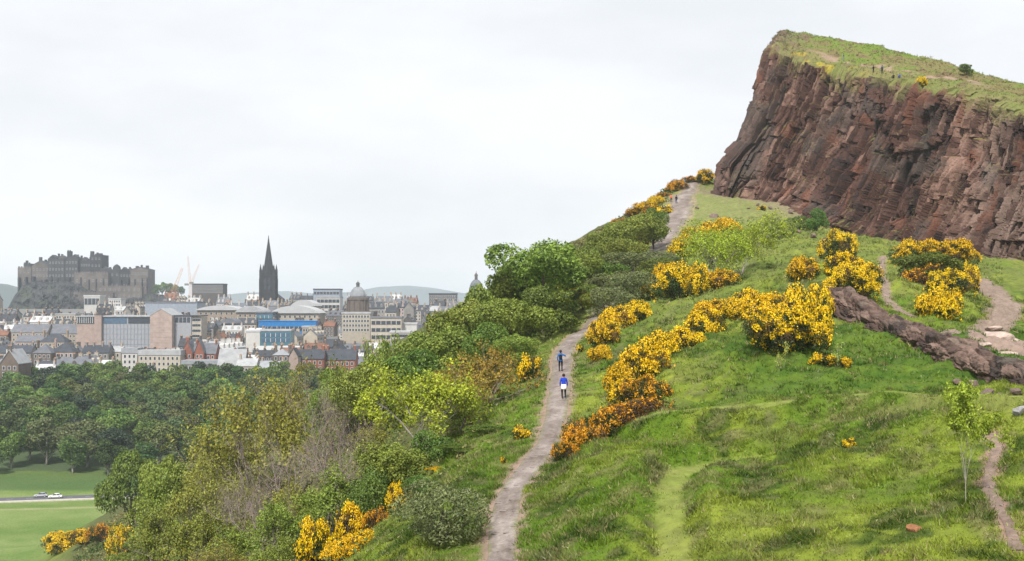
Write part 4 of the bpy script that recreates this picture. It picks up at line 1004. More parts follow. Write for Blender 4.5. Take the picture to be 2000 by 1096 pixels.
for t in range(600):
    y = math.sqrt(fr.uniform(60 ** 2, 215 ** 2)); pxc = float(np.interp(y, path_fine[:, 1], path_fine[:, 0])); dx = 6.5 + fr.uniform(0, 1) ** 1.2 * (8 + .36 * y); x = pxc - dx
    if abs(x / y) > .40 or float(hill(np.array([x]), np.array([y]))[0]) < -55: continue
    px = 1000 + x / y * F; k = int(fr.choice(6, p=[q[2] for q in fill_kinds])); L_, nm, _ = fill_kinds[k]; pr = L_[fr.integers(0, len(L_))]
    hgt = fr.uniform(1.6, 2.6) + min(dx, 20) * .07; z0 = float(H(np.array([x]), np.array([y]))[0]); tp = HOR - (z0 + hgt) / y * F
    if tp > 1110 or (570 < px < 800 and tp > 985 and y < 75) or (205 < px < 310 and y < 172 and tp < 1010): continue
    if px < 240 and tp < 1060: continue
    if 530 < px < 700 and 770 < tp < 950 and y < 110 and k != 3: continue
    put_plant(pr, px, y, tp, fr.uniform(2.6, 4.2) / y * F, nm + ' shrub filling the steep thicket below the path', 'shrub', 'filling shrubs of the thicket', name='shrub'); nf += 1
    if nf >= 85: break
for j, (y, off, w_, h_, kd) in enumerate([(205,-5.5,3,1.7,'M'),(214,-6,3.4,1.6,'B'),(222,-6.2,3.2,1.7,'B'),(231,-6.5,3.4,1.8,'M'),(239,-6.4,3.2,1.5,'B'),(247,-6.4,3.4,1.8,'F'),(255,-6.6,3.4,1.5,'B'),(262,-6.6,3,1.7,'B'),(269,-6.0,3.2,1.5,'M'),(277,-5.0,3.0,1.6,'B'),(284,-4.2,3,1.7,'B'),(291,-3.6,3,1.5,'B'),(196,-9,3.4,1.9,'B'),(207,-9.5,3.6,1.9,'M'),(217,-10,3.6,1.9,'B'),(226,-10,3.6,1.8,'B'),(235,-10,3.4,1.8,'M'),(243,-10,3.4,1.7,'B'),(252,-10,3.2,1.7,'B'),(260,-9.6,3.2,1.6,'B'),(268,-9,3.2,1.6,'B')]):
    x = float(np.interp(y, path_fine[:, 1], path_fine[:, 0])) + off; z0 = float(H(np.array([x]), np.array([y]))[0]); pr = GL[kd][j % len(GL[kd])]
    put_plant(pr, 1000 + x / y * F, y, HOR - (z0 + h_) / y * F, w_ / y * F, 'gorse of the ragged row along the skyline edge', 'gorse bush', 'gorse row along the skyline edge', name='gorse_bush')
for j, (y, off, w_, h_) in enumerate([(172,-12,4.6,2.8),(180,-12,4.6,2.8),(188,-13,4.8,2.8),(197,-13,4.6,2.6),(206,-13.5,4.6,2.6),(215,-14,4.6,2.5),(224,-14,4.4,2.4),(233,-14,4.2,2.2),(165,-18,5,3.2),(176,-19,5,3.2),(187,-20,5,3.2),(198,-20,5,3),(209,-20,5,3),(220,-20,5,2.8),(231,-20,4.6,2.6),(242,-19,4.4,2.4),(253,-17,4.2,2.2),(170,-25,5,3.6),(182,-26,5,3.6),(194,-26,5,3.4),(206,-26,5,3.4)]):
    x = float(np.interp(y, path_fine[:, 1], path_fine[:, 0])) + off; z0 = float(H(np.array([x]), np.array([y]))[0])
    put_plant(T_ASH[j % 3], 1000 + x / y * F, y, HOR - (z0 + h_) / y * F, w_ / y * F, 'green shrub of the row along the skyline edge', 'shrub', 'shrub row along the skyline edge', name='shrub')
sap = make_twiggy(700, 3.6, 4, 4, .46, 5200, 0.15, (0.13, 0.17, 0.015), (0.27, 0.32, 0.026), M_BARK_PALE, name='sapling', stem_r=.020, lean=.30, trunk_h=1.0, cl=.10, up=.18, kids=(3, 3))
put_plant(sap, 1886, 45, 757, 92, 'slender young tree with yellow green leaves beside the narrow dirt path', 'sapling', base=978, name='sapling')
sp2 = make_twiggy(701, 1.6, 3, 2, .35, 260, 0.11, (0.22, 0.28, 0.05), (0.34, 0.38, 0.08), M_BARK_PALE, name='sapling', stem_r=.018, lean=.25, cl=.06)
put_plant(sp2, 1525, 88, 672, 26, 'thin pale sapling at the foot of the largest gorse', 'sapling', base=722, name='sapling')
put_plant(sp2, 1635, 80, 672, 26, 'thin grey green sapling between two small gorse bushes', 'sapling', base=722, name='sapling')
# round bush on the skyline of the crag
gb = cliff_hit(1887, 147); gb = P(1887, 143, 268) if gb is None else gb
gb2 = T_DARK[0]; o = copy_tree(gb2); o.name = 'bush'; o.location = (gb[0], gb[1], drop(gb[0], gb[1]) - .2); o.scale = (26 / F * gb[1] / gb2['_w'],) * 2 + (24 / F * gb[1] / gb2['_h'],)
for k in ('label', 'category', 'group'):
    if k in o: del o[k]
tag(o, 'lone dark round bush on the grassy skyline of the crag', 'bush')
gy_ = cliff_hit(1800, 166)
if gy_ is not None:
    o = copy_tree(G_F[0]); o.location = (gy_[0], gy_[1], gy_[2] - .1); s = 20 / F * gy_[1] / G_F[0]['_w']; o.scale = (s, s, 16 / F * gy_[1] / G_F[0]['_h'])
    tag(o, 'small bright gorse at the rim of the cliff top', 'gorse bush', 'gorse bushes of the hillside')

# ------------------------------------------------------------------ the wood beyond the road
WOOD = []
wood_types = [((0.016,0.040,0.011),(0.068,0.115,0.027),'dark green'),((0.028,0.058,0.014),(0.110,0.160,0.036),'mid green'),((0.055,0.078,0.020),(0.140,0.165,0.046),'olive green'),((0.050,0.095,0.020),(0.155,0.220,0.046),'fresh green'),((0.034,0.064,0.024),(0.105,0.145,0.050),'cool green'),((0.020,0.034,0.020),(0.040,0.056,0.030),'very dark'),((0.058,0.070,0.028),(0.125,0.138,0.052),'dull olive')]
for t, (a, b, nm) in enumerate(wood_types):
    for v in range(2):
        pr = make_broadleaf(800 + t * 10 + v, 5.6, 16.0, 0.32, 4200, 0.62, a, b, lobes=14, sub=.36, base=1.6 if v else 2.6, shell=.62, bark=M_BARK_PALE if v else M_BARK, aspect=.75)
        WOOD.append((pr, nm))
wr = np.random.default_rng(77)
def wood_tree(x, y, k, s, zs, lab=None):
    pr, nm = WOOD[k]; o = pr if pr.get('_fresh', 1) else copy_tree(pr); pr['_fresh'] = 0
    global LASTW; LASTW = o
    o.name = 'woodland_tree'; o.location = (x, y, float(H(np.array([x]), np.array([y]))[0]) - .2); o.scale = (s, s, zs); o.rotation_euler = (0, 0, wr.uniform(0, TAU))
    for q in ('label', 'category', 'group'):
        if q in o: del o[q]
    zn = 'at the roadside edge of the wood' if y < 448 else ('inside the wood beyond the road' if y < 570 else 'at the town side of the wood'); tag(o, lab or (nm + ' rounded tree ' + zn), 'tree', 'trees of the wood beyond the road')
nw_ = 0
for row, y in enumerate(np.arange(434, 628, 13.5)):
    xl, xr = (-90 - 1000) / F * y, (660 - 1000) / F * y
    for x in np.arange(xl, xr, 14.0):
        xx = x + wr.uniform(-3.5, 3.5) + (row % 2) * 5; yy = y + wr.uniform(-3.5, 3.5)
        px = 1000 + xx / yy * F
        if row == 0 and wr.uniform() < 0.25: continue
        if px > 480 and y < 520: continue
        if hill(np.array([xx]), np.array([yy]))[0] > -60: continue
        p = np.array([.24, .24, .18, .16, .06, .04, .08]) if px < 470 else np.array([.05, .2, .2, .4, .1, 0, .05])
        if row == 0: p = np.array([.45, .3, 0, .05, .2, 0, 0])
        k = 2 * wr.choice(7, p=p / p.sum()) + (1 if row < 2 else wr.integers(0, 2))
        zs = wr.uniform(.92, 1.22) * (0.9 if row == 0 else 1.0); wood_tree(xx, yy, k, zs * wr.uniform(1.05, 1.3), zs); nw_ += 1
for px, y, k, s in [(70,905,6,.55),(225,900,6,.4),(190,760,6,.4)]:
    wood_tree((px - 1000) / F * y, y, k, s, s * 1.05, 'green tree standing among the roofs of the town')
print('WOOD', nw_)
for p in PLANTS: print('PL', p)
# ------------------------------------------------------------------ the town
def stone_mat(n, c, **k): return mat_plain(n, tuple(.78 * q for q in c), var=k.get('var', 0.2), scale=k.get('scale', 0.35), rnd=k.get('rnd', 0.12), rough=0.9)
W_TAN = stone_mat('sandstone_tan', (0.36, 0.295, 0.235)); W_GREY = stone_mat('stone_grey', (0.27, 0.255, 0.24)); W_PINK = stone_mat('stone_pink', (0.42, 0.325, 0.29)); W_WHITE = stone_mat('render_white', (0.58, 0.57, 0.55), var=.12)
W_CREAM = stone_mat('render_cream', (0.47, 0.42, 0.35), var=.15); W_RED = stone_mat('brick_red', (0.30, 0.115, 0.080)); W_DARK = stone_mat('stone_dark', (0.115, 0.105, 0.10)); W_BROWN = stone_mat('stone_brown', (0.17, 0.135, 0.115))
R_SLATE = stone_mat('slate_dark', (0.070, 0.077, 0.095)); R_SLATE2 = stone_mat('slate_grey', (0.17, 0.18, 0.205)); R_LIGHT = stone_mat('roof_light', (0.40, 0.41, 0.43)); R_WHITE = stone_mat('roof_white', (0.56, 0.57, 0.585), var=.1); R_TILE = stone_mat('roof_tile', (0.26, 0.13, 0.09)); R_LEAD = stone_mat('roof_lead', (0.33, 0.35, 0.38))
M_POT = mat_plain('chimney_pot', (0.42, 0.25, 0.16)); M_WIN = mat_plain('window_glass', (0.035, 0.042, 0.055), rough=.15, spec=.5, var=.2); M_FRAME = mat_plain('window_frame', (0.65, 0.65, 0.63))
M_GLASSB = mat_plain('glass_blue', (0.06, 0.11, 0.17), rough=.15, spec=.5); M_BLUE = mat_plain('cladding_blue', (0.015, 0.16, 0.42), rough=.4, rnd=0); M_TEAL = mat_plain('glass_teal', (0.06, 0.155, 0.20), rough=.2, spec=.5); M_STEEL = mat_plain('cladding_steel', (0.25, 0.28, 0.335), rough=.5); M_LOUVRE = mat_plain('cladding_grey', (0.28, 0.29, 0.315), rough=.6, var=.1)
M_CRANE_O = mat_plain('crane_orange', (0.55, 0.26, 0.14), rough=.5); M_CRANE_P = mat_plain('crane_pale', (0.58, 0.40, 0.33), rough=.5)
FOOT = []          # plan boxes already taken

def windows(e, x0, x1, z0, z1, y, cols, rows, w=1.1, h=1.7, frame=True, side=None):
    """panes set in pale surrounds on one face; too small to pick apart singly"""
    m = MB()
    for i in range(cols):
        for j in range(rows):
            cx = x0 + (x1 - x0) * (i + .5) / cols; cz = z0 + (z1 - z0) * (j + .5) / rows
            if side is None:
                m.mi = 1; m.box(cx - w/2 - .14, cx + w/2 + .14, y - .05, y + .1, cz - h/2 - .16, cz + h/2 + .14)
                m.mi = 0; m.box(cx - w/2, cx + w/2, y - .09, y + .05, cz - h/2, cz + h/2)
            else:
                m.mi = 1; m.box(side - .05, side + .05, cx - w/2 - .14, cx + w/2 + .14, cz - h/2 - .16, cz + h/2 + .14)
                m.mi = 0; m.box(side - .09, side + .09, cx - w/2, cx + w/2, cz - h/2, cz + h/2)
    o = m.build('windows', [M_WIN, M_FRAME], e); o['kind'] = 'stuff'; return o
def chimney(e, x, y, z, w=1.9, d=.9, h=2.2, mat=None, pots=4):
    m = MB(); m.box(x - w/2, x + w/2, y - d/2, y + d/2, z - 2.6, z + h); m.box(x - w/2 - .12, x + w/2 + .12, y - d/2 - .12, y + d/2 + .12, z + h, z + h + .25)
    m.mi = 1
    for k in range(pots): m.lathe((x - w/2 + w * (k + .5) / pots, y, z + h + .25), [(.17, 0), (.14, .7)], 6)
    return m.build('chimney', [mat or W_GREY, M_POT], e)

def house(px0, px1, eave, ridge, D, dep, wall, roofm, label, cat='house', axis='x', rz=0.0, chim=2, win=True, name='town_house', group=None, flat=False, hip=False, rows=None, over=.3):
    w = (px1 - px0) / F * D; x = ((px0 + px1) / 2 - 1000) / F * D; zb = float(valley(0, D)) - 3
    ze = (HOR - eave) / F * D - zb; zr = (HOR - ridge) / F * D - zb
    e = empty(name, (x, D, zb), rz, label, cat, group); FOOT.append((x - w/2 - 2, x + w/2 + 2, D - 3, D + dep + 3))
    m = MB(); m.box(-w/2, w/2, 0, dep, 0, ze)
    if not flat and not hip: m.gable_wall(-w/2 + .02, w/2 - .02, .02, dep - .02, ze, zr - .02, axis)
    m.build('wall', wall, e)
    r = MB()
    if flat: r.box(-w/2 - over, w/2 + over, -over, dep + over, ze + .01, max(zr, ze + .5))
    elif hip: r.hip(-w/2, w/2, 0, dep, ze + .02, zr)
    else: r.gable(-w/2, w/2, 0, dep, ze + .02, zr, axis, over)
    r.build('roof', roofm, e)
    if win:
        n = rows or max(1, int(ze / 3.3)); zlo = max(0.5, ze - 3.2 * n)
        windows(e, -w/2 + .5, w/2 - .5, zlo, ze - .2, 0, max(2, int(w / 2.6)), n)
    for k in range(chim):
        cx = (-w/2 + 1.0) if k == 0 else ((w/2 - 1.0) if k == 1 else (-w/2 + w * (k - 1) / (chim - 1)))
        if axis == 'x': chimney(e, cx, dep/2, zr, .9, 1.9, 1.7, wall)
        else: chimney(e, 0 if k == 0 else 0, (0.8 if k == 0 else dep - .8), zr, 1.9, .9, 1.7, wall)
    return e

# castle on its rock ------------------------------------------------
CD = 1700.0; kx = CD / F
def cz(py): return (HOR - py) * kx
def cx_(px): return (px - 1000) * kx
W_CASTLE = stone_mat('castle_stone', (0.125, 0.105, 0.094), rnd=.25, var=.35, scale=.12); W_CASTLE2 = stone_mat('castle_stone_dark', (0.046, 0.043, 0.046), rnd=.3, var=.35, scale=.12)
n1, n2 = 150, 60
rx = np.linspace(-5, 385, n1); rt = np.linspace(0, 1, n2)
rtop = np.interp(rx, [-5, 14, 28, 45, 70, 100, 130, 155, 170, 230, 300, 365, 385], [620, 604, 578, 556, 548, 551, 547, 551, 563, 572, 574, 580, 618])
RX, RT = np.meshgrid(rx, rt, indexing='ij')
prf = np.interp(RT, [0, .3, .55, 1], [0, .52, .9, 1.0]) * 1.0
RZ = cz(632) + (cz(rtop)[:, None] - cz(632)) * prf; RY = CD - 62 + 70 * RT
f1, f2, r1, r2, r3, ox, oy = cells(RX / 9 + RT * 2, RZ / 9, seed=55); g1 = cells(RX / 3.5 + RT, RZ / 4, seed=56)
RY = RY + (r1 - .5) * 9 + (g1[2] - .5) * 4 + fbm(RX / 20, RZ / 20, seed=57) * 8
rc = np.array([0.036, 0.035, 0.037]) * (0.6 + .9 * g1[3])[..., None]; gm = .35 * (smooth(0.1, .5, fbm(RX / 14, RZ / 9, seed=58)) * smooth(.9, .4, RT))[..., None]; rc = rc * (1 - gm) + np.array([0.07, 0.095, 0.035]) * gm
vid = np.arange(n1 * n2).reshape(n1, n2); q = np.stack([vid[:-1, :-1], vid[1:, :-1], vid[1:, 1:], vid[:-1, 1:]], -1).reshape(-1, 4)
Vr = np.stack([(RX - 1000) / F * RY, RY, RZ], -1)
tag(obj('castle_rock', mesh_from(Vr.reshape(-1, 3), q, 4, 'castle_rock', rc.reshape(-1, 3), False, [M_ROCK])), kind='structure')
for px, k, s in [(308,2,1.25),(320,6,1.45),(333,2,1.35),(345,4,1.3),(357,0,1.1)]:
    wood_tree(cx_(px), CD - 8, k, s, s, 'green tree on the slope beside the castle barracks')
    LASTW.location.z = cz(582)
castle = empty('castle', (cx_(165) * (CD + 14) / CD - 3, CD + 22, cz(575)), 0, 'large stone castle with towers and curtain walls on a rock above the town', 'castle')
def cpart(nm, px0, px1, top, base, y0, y1, mat, crenel=False, gable=None, wins=(0, 0), roofm=None):
    ox_, oz_ = cx_(165), cz(575); x0, x1 = cx_(px0) - ox_, cx_(px1) - ox_; zt, zb = cz(top) - oz_, cz(base) - oz_
    m = MB(); m.box(x0, x1, y0, y1, zb, zt)
    if crenel:
        n = max(2, int((x1 - x0) / 3.2))
        for k in range(n): a = x0 + (x1 - x0) * (k + .2) / n; m.box(a, a + (x1 - x0) / n * .55, y0, y0 + 1, zt, zt + 1.5)
    if gable: m.gable_wall(x0, x1, y0, y1, zt, cz(gable) - oz_, 'y' if (x1 - x0) < 26 else 'x')
    p = m.build(nm, mat, castle)
    if gable: MB().gable(x0, x1, y0, y1, zt + .05, cz(gable) - oz_ + .1, 'y' if (x1 - x0) < 26 else 'x', .4, .5).build('roof', R_SLATE, p)
    if wins[0]: windows(p, x0 + 1, x1 - 1, zb + (zt - zb) * .25, zt - .5, y0, wins[0], wins[1], 1.4, 2.6)
    return p
cpart('bastion', 40, 66, 522, 566, -12, 26, W_CASTLE, True, None, (3, 2)); cpart('turret', 47, 61, 514, 524, -4, 8, W_CASTLE2, True)
cpart('hall', 66, 101, 519, 570, -10, 22, W_CASTLE, False, 509, (5, 3)); cpart('chimney', 74, 79, 501, 515, 2, 6, W_CASTLE2); cpart('chimney', 95, 100, 500, 515, 2, 6, W_CASTLE2)
cpart('palace_block', 101, 134, 506, 575, -16, 20, W_CASTLE2, True, None, (5, 4)); cpart('chimney', 108, 122, 499, 507, 0, 6, W_CASTLE2)
cpart('palace_wing', 134, 160, 505, 575, -15, 20, W_CASTLE2, False, 501, (4, 4)); ct_ = cpart('clock_tower', 137, 145, 490, 520, -12, -6, W_CASTLE2, True)
cpart('great_hall', 160, 182, 509, 572, -8, 24, W_CASTLE2, True, None, (4, 3)); cpart('keep_tower', 181, 204, 497, 572, -10, 20, W_CASTLE2, True, None, (3, 4)); cpart('turret', 181, 187, 490, 500, -9, -4, W_CASTLE2); cpart('turret', 196, 203, 494, 500, -9, -3, W_CASTLE2)
cpart('curtain_wall', 158, 224, 533, 572, -26, -12, W_CASTLE, True, None, (8, 1)); cpart('round_battery_wall', 204, 242, 526, 580, -16, 10, W_CASTLE2, True, None, (4, 2))
ox_, oz_ = cx_(165), cz(575)
MB().lathe((cx_(231) - ox_, -4, cz(528) - oz_), [(5.4, 0), (5.4, 4), (4.2, 6.3), (2.2, 8), (.4, 8.8)], 14).build('turret', W_CASTLE2, castle)
cpart('gate_wall', 240, 266, 528, 580, -14, 6, W_CASTLE2, True, None, (4, 2)); cpart('barracks', 264, 299, 527, 582, -18, 14, W_CASTLE, False, 522, (6, 3)); cpart('chimney', 269, 274, 519, 527, -6, -2, W_CASTLE2); cpart('chimney', 289, 294, 518, 527, -6, -2, W_CASTLE2)
for a, b, t, bs, y0 in [(50,54,508,515,-2),(86,90,506,514,0),(112,115,494,500,1),(118,121,495,500,2),(128,131,500,507,0),(150,153,496,504,0),(157,160,498,506,1),(166,169,503,510,0),(174,177,501,510,2),(190,193,492,498,-2),(208,211,520,527,-6),(216,219,521,527,-4),(246,249,522,529,-6),(255,258,521,529,-4),(279,282,517,525,-6)]: cpart('chimney', a, b, t, bs, y0, y0 + 3, W_CASTLE2)
cpart('gabled_house', 104, 116, 503, 512, -14, -2, W_CASTLE2, False, 498); cpart('gabled_house', 122, 133, 503, 512, -14, -2, W_CASTLE, False, 499); cpart('gabled_house', 147, 157, 502, 512, -13, -2, W_CASTLE2, False, 497); cpart('gabled_house', 163, 174, 508, 515, -7, 5, W_CASTLE, False, 502); cpart('gabled_house', 206, 219, 527, 534, -15, -4, W_CASTLE, False, 521); cpart('gabled_house', 244, 254, 528, 536, -13, -2, W_CASTLE2, False, 522); cpart('gabled_house', 255, 264, 530, 538, -13, -2, W_CASTLE, False, 524)
for a in (44, 58, 72, 86, 96, 108, 120, 131, 143, 155, 170, 186, 200, 214, 244, 258, 272, 286, 296): cpart('buttress', a, a + 2.5, 540 + (a * 7) % 9, 575, -27.5 if 158 < a < 222 else -19.5, -10, W_CASTLE2)
cpart('outer_wall', 214, 300, 560, 592, -50, -40, W_CASTLE, True, None, (9, 2))
cpart('lower_terrace_wall', 175, 250, 572, 594, -62, -54, W_CASTLE, True, None, (6, 1))

# church with the dark spire ------------------------------------------------
SD = 1330.0; ks = SD / F; sx = (524.5 - 1000) * ks; sz = float(valley(0, SD)) - 3
church = empty('church', (sx, SD, sz), 0, 'dark stone church with a tall pointed spire and corner pinnacles', 'church')
W_SPIRE = stone_mat('spire_stone', (0.034, 0.032, 0.035), rnd=0)
def sh(py): return (HOR - py) * ks - sz
tw = 30 * ks / 2
m = MB(); m.box(-tw * .86, tw * .86, -tw * .86, tw * .86, 0, sh(538)); m.box(-tw * .92, tw * .92, -tw * .92, tw * .92, sh(557), sh(554)); m.box(-tw * .92, tw * .92, -tw * .92, tw * .92, sh(540), sh(537.5)); m.build('tower', W_SPIRE, church)
for a in (-1, 1):
    for b in (-1, 1):
        m = MB(); m.obox((a * tw * .86, b * tw * .86, 0), 2.9, 2.9, sh(545)); m.obox((a * tw * .86, b * tw * .86, sh(545)), 2.4, 2.4, sh(528) - sh(545)); m.lathe((a * tw * .86, b * tw * .86, sh(528)), [(1.5, 0), (1.2, .8), (.12, sh(516) - sh(528))], 6); m.build('pinnacle', W_SPIRE, church)
m = MB(); m.lathe((0, 0, sh(538)), [(6.6, 0), (5.7, 4), (4.0, 16), (2.1, 29), (.9, 37), (.18, sh(460) - sh(538))], 8, TAU / 16); 
for k in range(4):
    a = TAU * k / 4; m.obox((math.cos(a) * 4.6, math.sin(a) * 4.6, sh(534)), 2.0, 2.0, 5.5, a); m.lathe((math.cos(a) * 4.6, math.sin(a) * 4.6, sh(534) + 5.5), [(1.3, 0), (.1, 3.2)], 4)
m.build('spire', W_SPIRE, church)
for z0, z1 in ((sh(566), sh(544)), ):
    for x in (-2.2, 2.2): MB().box(x - 1.0, x + 1.0, -tw * .86 - .15, -tw * .86 + .2, z0, z1).build('window', M_WIN, church)
m = MB(); m.box(-9, 9, tw, tw + 38, 0, sh(585)); m.gable_wall(-9, 9, tw, tw + 38, sh(585), sh(572), 'y'); m.build('nave', W_SPIRE, church); MB().gable(-9, 9, tw, tw + 38, sh(585) + .05, sh(572) + .1, 'y').build('roof', R_SLATE, church)
FOOT.append((sx - 14, sx + 14, SD - 12, SD + 50))

# domes ------------------------------------------------
def domed(px, top, dome_top, dome_base, drum_base, wd, wdrum, D, label, wall, domem, body=None):
    k = D / F; zb = float(valley(0, D)) - 3; x = (px - 1000) * k; h = lambda py: (HOR - py) * k - zb
    e = empty('domed_building', (x, D, zb), 0, label, 'domed building'); R = wd * k / 2; Rd = wdrum * k / 2
    hd = h(dome_top) - h(dome_base); m = MB(); m.lathe((0, 0, h(dome_base)), [(R * math.cos(a), hd * math.sin(a)) for a in np.linspace(0, math.pi / 2 * .93, 9)], 20); dm = m.build('dome', domem, e, True)
    for i in range(8):
        a0 = TAU * i / 8; MB().tube([(R * 1.01 * math.cos(t) * math.cos(a0), R * 1.01 * math.cos(t) * math.sin(a0), h(dome_base) + hd * 1.01 * math.sin(t)) for t in np.linspace(0, 1.4, 7)], [.22] * 7, 4).build('rib', domem, dm)
    m = MB(); hl = h(top) - h(dome_top); m.lathe((0, 0, h(dome_top) - .2), [(R * .22, 0), (R * .22, hl * .45), (R * .28, hl * .47), (R * .2, hl * .62), (.25, hl * .8), (.12, hl)], 8); m.build('lantern', W_DARK, e)
    m = MB(); m.lathe((0, 0, h(drum_base)), [(Rd, 0), (Rd, (h(dome_base) - h(drum_base)) * .82), (Rd * 1.08, (h(dome_base) - h(drum_base)) * .84), (Rd * 1.08, h(dome_base) - h(drum_base) - .3), (R * 1.03, h(dome_base) - h(drum_base))], 20); m.build('drum', wall, e)
    for i in range(12):
        a = TAU * (i + .5) / 12; MB().lathe((math.cos(a) * Rd * 1.05, math.sin(a) * Rd * 1.05, h(drum_base) + .2), [(.55, 0), (.45, (h(dome_base) - h(drum_base)) * .8)], 7).build('column', wall, e)
    if body:
        b0, b1, bt, dp = body; x0, x1 = (b0 - px) * k, (b1 - px) * k; m = MB(); m.box(x0, x1, -Rd - 3, dp, 0, h(bt)); m.box(x0 - .5, x1 + .5, -Rd - 3.5, dp + .5, h(bt) + .01, h(bt) + 1.2); m.build('wall', wall, e); windows(e, x0 + 1, x1 - 1, max(1, h(bt) - 13), h(bt) - .6, -Rd - 3, int((x1 - x0) / 3.6), 3, 1.3, 2.2)
    FOOT.append((x - 20, x + 20, D - 15, D + 30)); return e
domed(699, 547, 560, 581, 611, 31, 40, 1010, 'college building with a pale grey dome and columned drum', W_BROWN, R_LEAD, (672, 730, 611, 26))
domed(930, 529, 546, 570, 585, 27, 24, 1180, 'dark ribbed dome with a thin lantern showing above the slope trees', W_CREAM, stone_mat('dome_dark', (0.17, 0.185, 0.21)), (908, 955, 584, 20))

# the big grey hall with pink stair towers ------------------------------------------------
BD = 850.0; kb = BD / F; bz = float(valley(0, BD)) - 3; bx = (265 - 1000) * kb
hall = empty('modern_hall', (bx, BD, bz), 0, 'long modern grey hall with pink end towers and dark ribbon glazing', 'building')
def bh(py): return (HOR - py) * kb - bz
def bX(px): return (px - 265) * kb
FOOT.append((bX(147) + bx - 3, bX(392) + bx + 3, BD - 10, BD + 36))
MB().box(bX(201), bX(296), 0, 30, 0, bh(619)).build('wall', M_LOUVRE, hall)
for k, (a, b) in enumerate([(201, 249), (249.5, 296)]): MB().box(bX(a) + .4, bX(b) - .4, -.25, .1, bh(632), bh(620)).build('ribbon_window', M_GLASSB if k == 0 else M_WIN, hall)
for k in range(15):
    x = bX(201) + (bX(296) - bX(201)) * k / 14; MB().box(x - .12, x + .12, -.35, .05, 0, bh(633)).build('facade_rib', M_STEEL, hall)
for py in (642, 652, 662, 672): MB().box(bX(201), bX(296), -.18, .05, bh(py) - .15, bh(py) + .15).build('string_course', M_STEEL, hall)
MB().box(bX(200), bX(297), -1, 31, bh(619) + .02, bh(616.5)).build('roof', R_LIGHT, hall)
t = MB().box(bX(187), bX(200.8), -3, 14, 0, bh(615)).build('stair_tower', W_PINK, hall); MB().box(bX(186.6), bX(201.2), -3.3, 14.3, bh(615) + .02, bh(614)).build('coping', R_SLATE, t)
m = MB(); m.box(bX(296.3), bX(339), -4, 24, 0, bh(617)); m.gable_wall(bX(296.3), bX(339), -4, 24, bh(617), bh(604), 'y'); t = m.build('stair_tower', W_PINK, hall); MB().gable(bX(296.3), bX(339), -4, 24, bh(617) + .05, bh(604) + .1, 'y', .2, .5).build('roof', R_LIGHT, t)
for py in (628, 638, 648, 658, 668): MB().box(bX(296.3), bX(339), -4.12, -3.9, bh(py) - .12, bh(py) + .12).build('string_course', W_CREAM, t)
MB().box(bX(339.3), bX(372), 2, 22, 0, bh(618)).build('wall', M_LOUVRE, hall); MB().box(bX(339.3), bX(391), 1.6, 22.4, bh(618) + .02, bh(616)).build('roof', R_SLATE, hall)
for k in range(4): MB().box(bX(341 + k * 7.6), bX(347 + k * 7.6), 1.8, 2.1, bh(630), bh(620)).build('window', M_WIN, hall)
MB().box(bX(372.3), bX(391), 3, 20, 0, bh(619)).build('wall', W_CREAM, hall); windows(hall, bX(373), bX(390), 2, bh(620), 3, 5, 6)
MB().box(bX(147), bX(186.8), 3, 22, 0, bh(632)).build('wall', W_PINK, hall); MB().box(bX(147), bX(186.8), 2.6, 22, bh(632) + .02, bh(619)).build('ribbon_window', M_WIN, hall); MB().box(bX(146), bX(187), 2, 23, bh(619) + .02, bh(617)).build('roof', R_LIGHT, hall)
for k in range(9): MB().box(bX(149 + k * 4.2) - .12, bX(149 + k * 4.2) + .12, 2.4, 2.62, bh(632) + .2, bh(619) - .1).build('mullion', M_FRAME, hall)

# slab blocks, named one by one ------------------------------------------------
def slab(px0, px1, top, D, dep, wall, roofm, label, bands=(), bandm=None, cols=None, rz=0.0, name='office_block', cap=1.2):
    k = D / F; zb = float(valley(0, D)) - 3; x = ((px0 + px1) / 2 - 1000) * k; w = (px1 - px0) * k; zt = (HOR - top) * k - zb
    e = empty(name, (x, D, zb), rz, label, 'building'); FOOT.append((x - w/2 - 2, x + w/2 + 2, D - 3, D + dep + 3))
    MB().box(-w/2, w/2, 0, dep, 0, zt).build('wall', wall, e); MB().box(-w/2 - .4, w/2 + .4, -.4, dep + .4, zt + .02, zt + cap).build('roof', roofm, e)
    for a, b in bands:
        za, zb_ = (HOR - b) * k - zb, (HOR - a) * k - zb; bb = MB().box(-w/2 + .6, w/2 - .6, -.22, .1, za, zb_).build('window_band', bandm or M_WIN, e)
        n = max(2, int(w / 3.2)); m = MB()
        for i in range(1, n): cx = -w/2 + w * i / n; m.box(cx - .12, cx + .12, -.3, -.2, za, zb_)
        o = m.build('mullions', M_FRAME, bb); o['kind'] = 'stuff'
    if cols: windows(e, -w/2 + .5, w/2 - .5, max(1, zt - 3.3 * cols[1]), zt - .4, 0, cols[0], cols[1], 1.3, 1.8)
    return e
slab(283, 385, 592, 1080, 30, M_STEEL, R_SLATE2, 'wide blue grey windowless block behind the pink tower')
slab(164, 195, 579, 1180, 16, W_WHITE, R_WHITE, 'small white block with one big dark opening below the castle', bands=[(583, 595)]); slab(212, 236, 585, 1160, 14, W_WHITE, R_WHITE, 'low white block under the castle curtain wall', cols=(5, 2))
slab(375, 436, 556, 1420, 20, W_DARK, R_SLATE, 'dark flat topped block beside the cranes', cols=(14, 3))
slab(724, 784, 622, 850, 16, W_CREAM, R_SLATE2, 'office block with three dark ribbon window bands', bands=[(627, 634), (641, 648), (655, 662)])
